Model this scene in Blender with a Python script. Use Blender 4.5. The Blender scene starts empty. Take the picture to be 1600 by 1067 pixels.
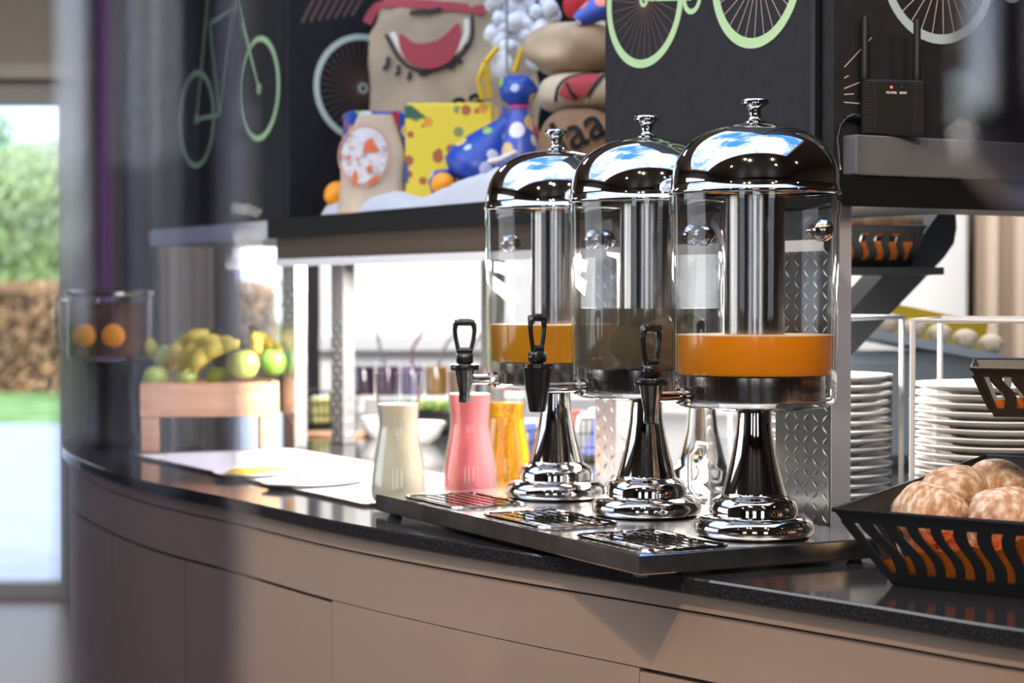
import bpy, math, random
from mathutils import Vector, Matrix, noise
R = math.radians
rnd = random.Random(7)
C = bpy.context.scene.collection
sc = bpy.context.scene
# ------------------------------------------------------------------ camera
CAMZ, F, HOR = 1.24, 3080.0, 457.0
cd = bpy.data.cameras.new('camera'); cam = bpy.data.objects.new('camera', cd); C.objects.link(cam)
cam.location = (0, 0, CAMZ); cam.rotation_euler = (R(90) - math.atan((533.5-HOR)/F), 0, 0)
cd.sensor_width = 36; cd.lens = 36*F/1600; cd.clip_start = .05; cd.clip_end = 300
cd.dof.use_dof = True; cd.dof.focus_distance = 2.52; cd.dof.aperture_fstop = 4.8
sc.camera = cam
sc.view_settings.view_transform = 'Standard'; sc.view_settings.look = 'None'
sc.view_settings.gamma = 1; sc.view_settings.use_curve_mapping = False
sc.view_settings.exposure = 0.5
sc.cycles.use_denoising = True
sc.cycles.max_bounces = 12; sc.cycles.transparent_max_bounces = 24; sc.cycles.sample_clamp_indirect = 6
# ------------------------------------------------------------------ sky
w = bpy.data.worlds.new('sky'); sc.world = w; w.use_nodes = True
n = w.node_tree.nodes; L = w.node_tree.links; n.clear()
out = n.new('ShaderNodeOutputWorld'); bg = n.new('ShaderNodeBackground'); L.new(bg.outputs[0], out.inputs[0])
tc = n.new('ShaderNodeTexCoord'); nz = n.new('ShaderNodeTexNoise'); nz.inputs['Scale'].default_value = 1.7
nz.inputs['Detail'].default_value = 7; nz.inputs['Roughness'].default_value = .6
mp = n.new('ShaderNodeMapping'); mp.inputs['Scale'].default_value = (1, 1, 1.6); mp.inputs['Location'].default_value = (.3, .2, 0)
L.new(tc.outputs['Generated'], mp.inputs[0]); L.new(mp.outputs[0], nz.inputs['Vector'])
cr = n.new('ShaderNodeValToRGB'); cr.color_ramp.elements[0].position = .42; cr.color_ramp.elements[1].position = .60
cr.color_ramp.elements[0].color = (0, 0, 0, 1); cr.color_ramp.elements[1].color = (1, 1, 1, 1)
L.new(nz.outputs[0], cr.inputs[0])
sx = n.new('ShaderNodeSeparateXYZ'); L.new(tc.outputs['Generated'], sx.inputs[0])
hr = n.new('ShaderNodeValToRGB'); hr.color_ramp.elements[0].position = .02; hr.color_ramp.elements[0].color = (.75, .85, 1, 1)
hr.color_ramp.elements[1].position = .5; hr.color_ramp.elements[1].color = (.05, .22, .62, 1)
L.new(sx.outputs[2], hr.inputs[0])
mx = n.new('ShaderNodeMix'); mx.data_type = 'RGBA'; L.new(cr.outputs[0], mx.inputs[0]); L.new(hr.outputs[0], mx.inputs[6])
mx.inputs[7].default_value = (.98, 1, 1.02, 1); L.new(mx.outputs[2], bg.inputs[0]); bg.inputs[1].default_value = 2.4
# ------------------------------------------------------------------ lights
def light(name, kind, loc, energy, col=(1, 1, 1), size=.1, size_y=None, aim=None, spot=None):
    ld = bpy.data.lights.new(name, kind); ld.energy = energy; ld.color = col
    if kind == 'AREA':
        ld.size = size
        if size_y: ld.shape = 'RECTANGLE'; ld.size_y = size_y
    else: ld.shadow_soft_size = size
    if spot: ld.spot_size = R(spot); ld.spot_blend = .5
    o = bpy.data.objects.new(name, ld); C.objects.link(o); o.location = loc
    if aim is not None: o.rotation_euler = (Vector(aim) - Vector(loc)).to_track_quat('-Z', 'Y').to_euler()
    return o
WARM = (1, .78, .55)
# portal over the skylight, then the ceiling spots (fixtures are built with the ceiling)
pt = light('skylight_portal', 'AREA', (-1.4, 2.7, 3.02), 1, size=5.8, size_y=2.7, aim=(-1.4, 2.7, 0)); pt.data.cycles.is_portal = True
SPOTS = [(-.15, .80, 2.84), (-.34, .98, 2.84), (.9, .9, 2.84), (1.3, .2, 2.84), (-1.5, .4, 2.84), (-.7, -.9, 2.84), (.8, -1.2, 2.84), (2.3, 1.2, 2.84)]
for i, p in enumerate(SPOTS):
    light('spot_light', 'SPOT', (p[0], p[1], p[2]-.045), [75, 30, 50, 20, 20, 14, 14, 20][i], WARM, .022,
          aim=[(.25, 2.35, .9), (.1, 2.5, .9), (1.0, 2.3, .9), (1.4, 2, .9), (-.6, 3.2, .9), (-.7, -.5, 0), (.8, -1, 0), (1.4, 3, .9)][i], spot=75)
light('back_room_fill_light', 'AREA', (.3, 6.2, 2.89), 250, (1, .97, .93), 3.6, 1.6, aim=(.3, 6.6, 0))  # added fill without a fixture, brightens the white partition
# ------------------------------------------------------------------ mesh builder
class MB:
    def __init__(s): s.v = []; s.f = []; s.sm = []
    def add(s, vs, fs, smooth=False, M=None):
        b = len(s.v)
        s.v += [tuple(M @ Vector(p)) if M else tuple(p) for p in vs]
        for f in fs: s.f.append(tuple(b+i for i in f)); s.sm.append(smooth)
        return s
    def box(s, x0, x1, y0, y1, z0, z1, M=None, bev=0):
        if bev > 0:
            b = bev; vs = []
            for (zz, ins) in ((z0, b), (z0+b, 0), (z1-b, 0), (z1, b)):
                a0, a1, c0, c1 = x0+ins, x1-ins, y0+ins, y1-ins
                vs += [(a0+b, c0, zz), (a1-b, c0, zz), (a1, c0+b, zz), (a1, c1-b, zz), (a1-b, c1, zz), (a0+b, c1, zz), (a0, c1-b, zz), (a0, c0+b, zz)]
            fs = [tuple(range(7, -1, -1)), tuple(range(24, 32))]
            for k in range(3):
                for i in range(8):
                    j = (i+1) % 8; fs.append((8*k+i, 8*k+j, 8*k+8+j, 8*k+8+i))
            return s.add(vs, fs, False, M)
        vs = [(x0, y0, z0), (x1, y0, z0), (x1, y1, z0), (x0, y1, z0), (x0, y0, z1), (x1, y0, z1), (x1, y1, z1), (x0, y1, z1)]
        return s.add(vs, [(3, 2, 1, 0), (4, 5, 6, 7), (0, 1, 5, 4), (1, 2, 6, 5), (2, 3, 7, 6), (3, 0, 4, 7)], False, M)
    def lathe(s, prof, seg=40, M=None, closed=False):
        vs = []; fs = []; rings = []
        for (r, z) in prof:
            if r < 1e-6: rings.append([len(vs)]); vs.append((0, 0, z))
            else:
                rings.append(list(range(len(vs), len(vs)+seg)))
                vs += [(r*math.cos(2*math.pi*i/seg), r*math.sin(2*math.pi*i/seg), z) for i in range(seg)]
        pr = list(zip(rings, rings[1:])) + ([(rings[-1], rings[0])] if closed else [])
        for a, b in pr:
            for i in range(seg):
                j = (i+1) % seg
                if len(a) == 1 and len(b) == 1: continue
                if len(a) == 1: fs.append((a[0], b[j], b[i]))
                elif len(b) == 1: fs.append((a[i], a[j], b[0]))
                else: fs.append((a[i], a[j], b[j], b[i]))
        return s.add(vs, fs, True, M)
    def tube(s, pts, r, seg=8, closed=False, M=None, flat=1.0):
        pts = [Vector(p) for p in pts]; n = len(pts); vs = []; fs = []
        rs = r if isinstance(r, (list, tuple)) else [r]*n
        up = None
        for i, p in enumerate(pts):
            a = pts[(i-1) % n] if (closed or i > 0) else p; b = pts[(i+1) % n] if (closed or i < n-1) else p
            t = (b-a).normalized()
            if up is None: up = t.orthogonal().normalized()
            up = (up - t*up.dot(t)); up = up.normalized() if up.length > 1e-6 else t.orthogonal().normalized()
            q = t.cross(up)
            for k in range(seg):
                an = 2*math.pi*k/seg; vs.append(p + up*(rs[i]*math.cos(an)) + q*(rs[i]*flat*math.sin(an)))
        for i in range(n if closed else n-1):
            j = (i+1) % n
            for k in range(seg):
                l = (k+1) % seg; fs.append((i*seg+k, i*seg+l, j*seg+l, j*seg+k))
        if not closed: fs += [tuple(range(seg-1, -1, -1)), tuple(range((n-1)*seg, n*seg))]
        return s.add(vs, fs, True, M)
    def ball(s, c, r, seg=16, rings=10, M=None, disp=0, ds=20, seed=0):
        rx, ry, rz = r if isinstance(r, (tuple, list)) else (r, r, r); vs = [(0, 0, -1)]; fs = []
        for k in range(1, rings):
            ph = math.pi*k/rings
            for i in range(seg):
                a = 2*math.pi*i/seg; vs.append((math.sin(ph)*math.cos(a), math.sin(ph)*math.sin(a), -math.cos(ph)))
        vs.append((0, 0, 1))
        for i in range(seg):
            j = (i+1) % seg; fs.append((0, 1+j, 1+i))
            for k in range(rings-2): b = 1+k*seg; fs.append((b+i, b+j, b+seg+j, b+seg+i))
            b = 1+(rings-2)*seg; fs.append((b+i, b+j, len(vs)-1))
        o = []
        for p in vs:
            k = 1 + (disp*noise.noise(Vector(p)*ds*.1 + Vector((seed*3.1, seed*1.7, seed))) if disp else 0)
            o.append((c[0]+p[0]*rx*k, c[1]+p[1]*ry*k, c[2]+p[2]*rz*k))
        return s.add(o, fs, True, M)
    def prism(s, poly, z0, z1, M=None):
        k = len(poly); vs = [(x, y, z0) for x, y in poly]+[(x, y, z1) for x, y in poly]
        fs = [tuple(range(k-1, -1, -1)), tuple(range(k, 2*k))]+[(i, (i+1) % k, k+(i+1) % k, k+i) for i in range(k)]
        return s.add(vs, fs, False, M)
    def build(s, name, mat, parent=None, loc=None, sharp=38):
        me = bpy.data.meshes.new(name); me.from_pydata(s.v, [], s.f); me.materials.append(mat)
        me.polygons.foreach_set('use_smooth', s.sm)
        if any(s.sm): me.set_sharp_from_angle(angle=R(sharp))
        me.update(); o = bpy.data.objects.new(name, me); C.objects.link(o)
        if parent: o.parent = parent
        if loc: o.location = loc
        return o
def tag(o, label=None, cat=None, group=None, kind=None):
    if label: o['label'] = label
    if cat: o['category'] = cat
    if group: o['group'] = group
    if kind: o['kind'] = kind
    return o
def thing(name, label, cat, loc=(0, 0, 0), rz=0, group=None):
    o = bpy.data.objects.new(name, None); C.objects.link(o); o.empty_display_size = .05
    o.location = loc; o.rotation_euler = (0, 0, rz); return tag(o, label, cat, group)
def copy_tree(o, parent=None):
    c = o.copy(); C.objects.link(c); c.parent = parent
    for ch in list(o.children): copy_tree(ch, c)
    return c
def struct(o): o['kind'] = 'structure'; return o
def T(x, y, z, rz=0, rx=0, ry=0): return Matrix.Translation((x, y, z)) @ Matrix.Rotation(rz, 4, 'Z') @ Matrix.Rotation(ry, 4, 'Y') @ Matrix.Rotation(rx, 4, 'X')
def at(px, py, D):   # world point seen at a pixel of the 1600x1067 frame, D metres ahead
    return Vector(((px-800)/F*D, D, CAMZ-(py-HOR)/F*D))
# ------------------------------------------------------------------ materials
MATS = {}
def mat(name, col, rough=.5, metal=0, ior=1.5, trans=0, emit=None, es=0, sss=0, nscale=0, namt=0, bump=0, bscale=200, coat=0, aniso=0, spec=None):
    m = bpy.data.materials.new(name); m.use_nodes = True; nt = m.node_tree; b = nt.nodes['Principled BSDF']
    b.inputs['Base Color'].default_value = (*col, 1); b.inputs['Roughness'].default_value = rough; b.inputs['Metallic'].default_value = metal
    b.inputs['IOR'].default_value = ior; b.inputs['Transmission Weight'].default_value = trans
    if emit: b.inputs['Emission Color'].default_value = (*emit, 1); b.inputs['Emission Strength'].default_value = es
    if sss: b.inputs['Subsurface Weight'].default_value = sss; b.inputs['Subsurface Radius'].default_value = (.02, .015, .01); b.inputs['Subsurface Scale'].default_value = .5
    if coat: b.inputs['Coat Weight'].default_value = coat; b.inputs['Coat Roughness'].default_value = .05
    if aniso: b.inputs['Anisotropic'].default_value = aniso
    if spec is not None: b.inputs['Specular IOR Level'].default_value = spec
    t = nt.nodes.new('ShaderNodeTexCoord')
    if namt:
        x = nt.nodes.new('ShaderNodeTexNoise'); x.inputs['Scale'].default_value = nscale; x.inputs['Detail'].default_value = 5
        nt.links.new(t.outputs['Object'], x.inputs['Vector'])
        r = nt.nodes.new('ShaderNodeValToRGB'); r.color_ramp.elements[0].position = .35; r.color_ramp.elements[1].position = .65
        r.color_ramp.elements[0].color = tuple(max(0, c*(1-namt)) for c in col)+(1,); r.color_ramp.elements[1].color = tuple(min(1, c*(1+namt)) for c in col)+(1,)
        nt.links.new(x.outputs[0], r.inputs[0]); nt.links.new(r.outputs[0], b.inputs['Base Color'])
    if bump:
        x = nt.nodes.new('ShaderNodeTexNoise'); x.inputs['Scale'].default_value = bscale; x.inputs['Detail'].default_value = 3
        nt.links.new(t.outputs['Object'], x.inputs['Vector'])
        u = nt.nodes.new('ShaderNodeBump'); u.inputs['Strength'].default_value = bump; u.inputs['Distance'].default_value = .002
        nt.links.new(x.outputs[0], u.inputs['Height']); nt.links.new(u.outputs[0], b.inputs['Normal'])
    MATS[name] = m; return m
def ramp(m, tex, stops, scale, kind='noise', vec=(1, 1, 1), target='Base Color', detail=6):
    nt = m.node_tree; b = nt.nodes['Principled BSDF']; t = nt.nodes.new('ShaderNodeTexCoord'); p = nt.nodes.new('ShaderNodeMapping')
    p.inputs['Scale'].default_value = vec; nt.links.new(t.outputs['Object'], p.inputs[0])
    x = nt.nodes.new({'noise': 'ShaderNodeTexNoise', 'wave': 'ShaderNodeTexWave', 'voronoi': 'ShaderNodeTexVoronoi'}[kind])
    x.inputs['Scale'].default_value = scale
    if kind == 'noise': x.inputs['Detail'].default_value = detail
    if kind == 'wave': x.inputs['Distortion'].default_value = 2.5
    nt.links.new(p.outputs[0], x.inputs['Vector']); r = nt.nodes.new('ShaderNodeValToRGB'); e = r.color_ramp.elements
    while len(e) < len(stops): e.new(.5)
    for i, (pos, c) in enumerate(stops): e[i].position = pos; e[i].color = (*c, 1)
    nt.links.new(x.outputs['Color' if tex == 'col' else 0], r.inputs[0]); nt.links.new(r.outputs[0], b.inputs[target]); return m
def thin_glass(name, tint=(.97, .98, .98), ior=1.45, rough=.0, boost=1.0):
    m = bpy.data.materials.new(name); m.use_nodes = True; nt = m.node_tree; nt.nodes.clear()
    o = nt.nodes.new('ShaderNodeOutputMaterial'); mix = nt.nodes.new('ShaderNodeMixShader'); tr = nt.nodes.new('ShaderNodeBsdfTransparent')
    gl = nt.nodes.new('ShaderNodeBsdfGlossy'); fr = nt.nodes.new('ShaderNodeLayerWeight'); fr.inputs['Blend'].default_value = .5; pw_ = nt.nodes.new('ShaderNodeMath'); pw_.operation = 'POWER'; pw_.inputs[1].default_value = 4.5
    mu = nt.nodes.new('ShaderNodeMath'); mu.operation = 'MULTIPLY_ADD'; mu.use_clamp = True; mu.inputs[1].default_value = .9*boost; mu.inputs[2].default_value = .035*boost; tr.inputs[0].default_value = (*tint, 1); gl.inputs['Roughness'].default_value = rough
    nt.links.new(fr.outputs['Facing'], pw_.inputs[0]); nt.links.new(pw_.outputs[0], mu.inputs[0]); nt.links.new(mu.outputs[0], mix.inputs[0]); nt.links.new(tr.outputs[0], mix.inputs[1]); nt.links.new(gl.outputs[0], mix.inputs[2])
    nt.links.new(mix.outputs[0], o.inputs[0]); MATS[name] = m; return m
def wrap(name, base, cols, scale):   # printed wrapping paper: coloured blobs on a base colour
    m = mat(name, base, .35); nt = m.node_tree; b = nt.nodes['Principled BSDF']; t = nt.nodes.new('ShaderNodeTexCoord')
    v = nt.nodes.new('ShaderNodeTexVoronoi'); v.inputs['Scale'].default_value = scale; nt.links.new(t.outputs['Object'], v.inputs['Vector'])
    lt = nt.nodes.new('ShaderNodeMath'); lt.operation = 'LESS_THAN'; lt.inputs[1].default_value = .38; nt.links.new(v.outputs['Distance'], lt.inputs[0])
    r = nt.nodes.new('ShaderNodeValToRGB'); r.color_ramp.interpolation = 'CONSTANT'; e = r.color_ramp.elements
    while len(e) < len(cols): e.new(.5)
    for i, c in enumerate(cols): e[i].position = .12+.76*i/len(cols) if i else 0; e[i].color = (*c, 1)
    s = nt.nodes.new('ShaderNodeSeparateColor'); nt.links.new(v.outputs['Color'], s.inputs[0]); nt.links.new(s.outputs[0], r.inputs[0])
    mx = nt.nodes.new('ShaderNodeMix'); mx.data_type = 'RGBA'; mx.inputs[6].default_value = (*base, 1)
    nt.links.new(lt.outputs[0], mx.inputs[0]); nt.links.new(r.outputs[0], mx.inputs[7]); nt.links.new(mx.outputs[2], b.inputs['Base Color']); return m

chrome = mat('chrome', (.60, .575, .55), .035, 1)
steel = mat('brushed_steel', (.5, .45, .41), .2, 1); ramp(steel, '', [(.3, (.36, .32, .29)), (.7, (.64, .58, .54))], 6, 'noise', (60, 60, .6))
traysteel = mat('tray_steel', (.70, .68, .66), .16, 1, nscale=18, namt=.22)
granite = mat('black_granite', (.012, .012, .014), .1, spec=.6); ramp(granite, '', [(.45, (.010, .010, .012)), (.62, (.03, .03, .034)), (.75, (.16, .16, .17))], 900, 'noise', detail=2)
beige = mat('beige_lacquer', (.39, .27, .195), .42, bump=.08, bscale=500)
gapdark = mat('gap_dark', (.05, .035, .025), .8)
blackplastic = mat('black_plastic', (.010, .010, .011), .22, coat=.3)
blackmetal = mat('black_powder_metal', (.012, .012, .013), .42, bump=.1, bscale=900)
shelfblack = mat('shelf_black', (.007, .007, .008), .35, spec=.4)
bronze = mat('bronze_fascia', (.16, .12, .09), .35, .6)
boardblack = mat('chalk_black_board', (.013, .0125, .015), .6, spec=.3, nscale=40, namt=.2, bump=.2, bscale=700)
greyled = mat('grey_plinth', (.10, .105, .12), .5, nscale=12, namt=.15)
printgreen = mat('green_print', (.42, .62, .33), .6)
printpale = mat('pale_print', (.62, .72, .62), .6)
printblue = mat('blue_grey_print', (.38, .48, .52), .6)
spoke = mat('spoke_print', (.55, .42, .38), .6)
spokebrown = mat('spoke_brown_print', (.16, .09, .07), .6)
pc = thin_glass('clear_polycarbonate', (.93, .935, .94), 1.5, .02, 1.5)
glass = thin_glass('clear_glass', (.96, .97, .975), 1.5, .0, 1.4)
winglass = thin_glass('window_glass', (.95, .97, .97), 1.5)
realglass = mat('thick_glass', (.97, .985, 1), .0, trans=1, ior=1.47)
orange = mat('orange_juice', (.98, .34, .008), .25, sss=.25, coat=.3)
amberj = mat('amber_juice', (.74, .33, .012), .25, sss=.2, coat=.3)
foam = mat('juice_foam', (.9, .68, .42), .7)
water = mat('lemon_water', (.15, .13, .10), .1); water.node_tree.nodes['Principled BSDF'].inputs['Alpha'].default_value = .72
lemon = mat('lemon', (.50, .46, .12), .5)
ice = mat('ice', (.55, .58, .52), .25, trans=.5)
milk = mat('milk', (.70, .65, .50), .3, sss=.3)
pinkm = mat('pink_yoghurt_drink', (.78, .20, .22), .3, sss=.3)
applej = mat('apple_juice', (.90, .50, .015), .02, trans=.75, ior=1.33)
white = mat('white_enamel', (.82, .82, .82), .3)
whitewire = mat('white_wire', (.62, .63, .66), .35)
china = mat('white_china', (.80, .80, .80), .12, coat=.5)
wood = mat('light_wood', (.62, .33, .18), .55); ramp(wood, '', [(.3, (.50, .25, .13)), (.55, (.70, .40, .23)), (.8, (.78, .50, .32))], 7, 'noise', (1, 1, 7))
alu = mat('diamond_plate_aluminium', (.70, .70, .71), .3, .85)
bread = mat('crust', (.55, .31, .16), .8, bump=.9, bscale=120); ramp(bread, '', [(.38, (.34, .18, .09)), (.5, (.50, .32, .20)), (.64, (.70, .57, .46))], 75, 'noise', (1, 1.6, .8), detail=9)
napkin = mat('orange_paper', (1, .24, .02), .6)
burlap = mat('burlap', (.52, .40, .27), .85, nscale=9, namt=.18, bump=.9, bscale=420)
burlapdark = mat('brown_burlap', (.27, .16, .09), .85, nscale=9, namt=.2, bump=.9, bscale=420)
ink = mat('black_ink', (.015, .013, .013), .7)
redink = mat('red_ink', (.42, .06, .075), .8)
whiteink = mat('cream_ink', (.80, .74, .62), .7)
rust = mat('rust_ink', (.60, .13, .04), .7)
fleece = mat('white_fleece', (.54, .56, .60), .9, bump=1, bscale=60)
wooly = mat('curly_wool', (.78, .82, .88), .9, bump=1, bscale=45)
bluewrap = wrap('blue_wrapping', (.02, .07, .42), [(.8, .8, .85), (.85, .25, .08), (.75, .55, .2), (.55, .65, .85), (.3, .55, .1)], 27)
bluewrap2 = wrap('violet_blue_wrapping', (.06, .12, .55), [(.85, .85, .9), (.9, .3, .2), (.85, .6, .25), (.35, .25, .75), (.9, .9, .95)], 24)
yellowwrap = wrap('yellow_wrapping', (.85, .68, .05), [(.45, .12, .05), (.85, .68, .05), (.80, .35, .05), (.25, .3, .1), (.85, .68, .05)], 36)
redcloth = mat('red_cloth', (.50, .02, .03), .7); darkgreen = mat('dark_green_paper', (.03, .12, .08), .5)
gold = mat('gold_braid', (.75, .50, .03), .35, .3); peel = mat('orange_peel', (.95, .35, .01), .45, bump=.3, bscale=300)
banana = mat('banana_skin', (.72, .58, .10), .5, nscale=20, namt=.2); bananatip = mat('banana_tip', (.05, .04, .02), .7)
apple = mat('green_apple', (.50, .60, .12), .25, nscale=12, namt=.18, coat=.3); darkapple = mat('deep_green_apple', (.18, .36, .06), .3)
stemb = mat('fruit_stalk', (.10, .06, .03), .8)
# ------------------------------------------------------------------ the room
def sbox(name, m, *b): o = MB(); o.box(*b); return struct(o.build(name, m))
floorm = mat('floor_boards', (.13, .085, .055), .4); ramp(floorm, '', [(.2, (.05, .03, .02)), (.8, (.11, .07, .045))], 3, 'noise', (.5, 8, 1))
wallb = mat('taupe_wall', (.23, .195, .165), .8); wallw = mat('white_wall', (.80, .80, .80), .7); ceilm = mat('brown_ceiling', (.15, .105, .08), .6)
walldark = mat('dark_brown_wall', (.09, .058, .042), .6)
greyframe = mat('grey_window_frame', (.22, .21, .20), .5)
sbox('floor', floorm, -5, 5, -4, 8.2, -.1, 0)
cz0, cz1 = 2.9, 3.0
ce = MB(); ce.box(-5, 5, -4, 1.35, cz0, cz1); ce.box(-5, 5, 4.05, 8.2, cz0, cz1); ce.box(-5, -4.3, 1.35, 4.05, cz0, cz1); ce.box(1.5, 5, 1.35, 4.05, cz0, cz1)
struct(ce.build('ceiling', ceilm))
# back wall with the garden window at left and a small one further in
WY = 8.0
wl = MB(); XW = -1.775
wl.box(-5, -3.4, WY, WY+.2, 0, 2.9); wl.box(-3.4, XW, WY, WY+.2, 2.06, 2.9); wl.box(XW, -1.16, WY, WY+.2, 0, 2.9)
wl.box(-1.16, -.90, WY, WY+.2, 1.50, 2.9); wl.box(-1.16, -.90, WY, WY+.2, 0, .95); wl.box(-.90, 5, WY, WY+.2, 0, 2.9)
struct(wl.build('wall_back', wallb))
wf = MB()
wf.box(XW-.05, XW+.0, WY-.02, WY+.1, .0, 2.06); wf.box(-3.4, XW-.05, WY-.02, WY+.1, 2.0, 2.06); wf.box(-3.4, XW-.05, WY-.02, WY+.1, 0, .06); wf.box(-3.4, -3.35, WY-.02, WY+.1, .06, 2.0)
w1 = struct(wf.build('window_1', greyframe)); MB().box(-3.35, XW-.05, WY+.03, WY+.04, .06, 2.0).build('pane', winglass, w1)
MB().box(-3.3, XW+.12, WY-.05, WY-.001, 2.10, 2.16).build('blind_box', mat('taupe_box', (.30, .26, .22), .6), w1)
wf = MB(); wf.box(-1.16, -1.13, WY-.02, WY+.1, .95, 1.5); wf.box(-.93, -.90, WY-.02, WY+.1, .95, 1.5)
w2 = struct(wf.build('window_2', greyframe)); MB().box(-1.13, -.93, WY+.03, WY+.04, .95, 1.5).build('pane', winglass, w2)
# white partition seen under the gantry, with a lower grey rail
pw = MB(); pw.box(-.70, 1.66, 7.2, 7.3, 0, 2.0); ow = struct(pw.build('wall_middle', wallw))
struct(MB().box(-.70, 1.66, 7.17, 7.2, 1.03, 1.08).build('trim_1', mat('pale_grey_rail', (.6, .6, .62), .5)))
sbox('wall_right', walldark, 4.8, 5, -4, 8, 0, 2.9)
lw = MB(); lw.box(-5, -4.8, -4, 1.5, 0, 2.9); lw.box(-5, -4.8, 1.5, 5, 0, .8); lw.box(-5, -4.8, 1.5, 5, 2.4, 2.9); lw.box(-5, -4.8, 5, 8, 0, 2.9); struct(lw.build('wall_left', walldark))
fw = MB(); xs = [-5, -3.2, -2.2, -.9, .1, 1.6, 2.6, 5]
for i in range(0, 7, 2): fw.box(xs[i], xs[i+1], -4.2, -4, 0, 2.9)
for i in range(1, 6, 2): fw.box(xs[i], xs[i+1], -4.2, -4, 2.3, 2.9); fw.box(xs[i], xs[i+1], -4.2, -4, 0, .7)
struct(fw.build('wall_front', walldark))
# curtains
def curtain(x0, x1, y, z0, z1, m, label, folds, amp=.04):
    b = MB(); k = folds*10; vs = []; fs = []
    for i in range(k+1):
        u = i/k; yy = y+amp*math.sin(u*folds*2*math.pi)+.3*amp*math.sin(u*17)
        for (z, dy) in ((z0, 0), (z1, 0), (z1, .004), (z0, .004)): vs.append((x0+(x1-x0)*u, yy+dy, z))
    for i in range(k):
        for a in range(4): c = (a+1) % 4; fs.append((4*i+a, 4*i+4+a, 4*i+4+c, 4*i+c))
    b.add(vs, fs, True); return tag(b.build('curtain', m, sharp=80), label, 'curtain')
purp = mat('aubergine_curtain', (.055, .035, .06), .8); lil = mat('lilac_curtain', (.30, .15, .33), .8)
curtain(-1.64, -1.57, 7.78, .02, 2.5, lil, 'narrow lilac curtain hanging beside the garden window', 2, .02)
curtain(-1.38, -1.17, 7.74, .02, 2.2, mat('ecru_curtain', (.45, .42, .36), .8), 'pale ecru sheer curtain left of the small background window', 4, .02)
curtain(-1.52, -1.395, 7.72, .02, 2.5, purp, 'dark aubergine curtain in deep folds right of the garden window', 5)
curtain(-.89, -.76, 7.6, .02, 2.0, mat('plum_curtain', (.10, .07, .10), .8), 'dark plum curtain seen under the left end of the shelf', 3, .02)
curtain(1.55, 2.35, 6.6, .02, 2.6, mat('sand_curtain', (.42, .33, .26), .8), 'sand coloured curtain in the background behind the plate stacks', 9)
# ceiling spotlights
sp0 = None
for i, p in enumerate(SPOTS):
    if sp0 is None:
        sp0 = thing('ceiling_spotlight', 'small round white ceiling spotlight over the room', 'light', (p[0], p[1], p[2]), group='ceiling spotlights')
        MB().lathe([(.0, .06), (.05, .06), (.05, -.03), (.046, -.03), (.046, .05), (0, .05)], 20).build('housing', white, sp0)
    else: o = copy_tree(sp0); o.location = p
# ------------------------------------------------------------------ garden
grass = mat('lawn', (.30, .46, .12), .9, nscale=2, namt=.5); pave = mat('terrace_paving', (.62, .62, .64), .7, nscale=3, namt=.08)
sbox('ground', grass, -60, 40, 8.2, 90, -.12, -.06); sbox('ground_terrace', pave, -14, 6, 8.2, 19, -.06, -.03)
def leaves(name, m, parent, cx, cy, cz, rx, ry, rz, cnt, size, box=False):
    r = random.Random(hash((cx, cy)) & 0xffff); vs = []; fs = []
    for _ in range(cnt):
        while True:
            p = Vector((r.uniform(-1, 1), r.uniform(-1, 1), r.uniform(-1, 1)))
            if box: break
            l = p.length
            if .5 < l < 1+.25*noise.noise(p*2.3+Vector((cx, cy, 0))): break
        q = Vector((r.uniform(-1, 1), r.uniform(-1, 1), r.uniform(-1, 1))).normalized(); a = q.orthogonal().normalized()*size*r.uniform(.6, 1.3); b = q.cross(a)*.55
        c = Vector((cx+p.x*rx, cy+p.y*ry, cz+p.z*rz)); k = len(vs); vs += [c-a, c-b, c+a, c+b]; fs.append((k, k+1, k+2, k+3))
    o = MB(); o.add(vs, fs); o = o.build(name, m, parent); o['kind'] = 'stuff'; return o
bark = mat('bark', (.12, .09, .06), .9)
for (cx, cy, cz, rr, col, lab) in [(-8.1, 33, 2.5, 1.4, (.66, .72, .42), 'leafy green garden tree at the left edge of the window'), (-8.6, 38, 2.6, 1.9, (.80, .82, .55), 'pale yellow-green garden tree behind the brown hedge'), (-13.5, 46, 3.6, 2.6, (.35, .50, .25), 'darker green tree furthest left outside')]:
    t = thing('garden_tree', lab, 'tree', (cx, cy, -.06)); t.location = (0, 0, 0)
    t.location = (cx, cy, -.06)
    leaves('foliage', mat('leaf%d' % int(cy), col, .6, nscale=1.5, namt=.35), t, 0, 0, cz, rr, rr, rr*.85, 9000, .10)
    MB().tube([(0, 0, 0), (.05, 0, 1.2), (0, .05, 2.6)], [.16, .12, .06], 10).build('trunk', bark, t)
hd = thing('hedge', 'rusty brown beech hedge outside the garden window', 'hedge', (-6.5, 26, -.06))
leaves('foliage', mat('beech_leaves', (.72, .40, .22), .7, nscale=2, namt=.4), hd, 0, 0, .72, 3.4, .35, .72, 14000, .06, True)
MB().box(-3.3, 3.3, -.2, .2, 0, 1.3).build('branches', mat('twigs', (.14, .08, .05), .9), hd)
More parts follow.
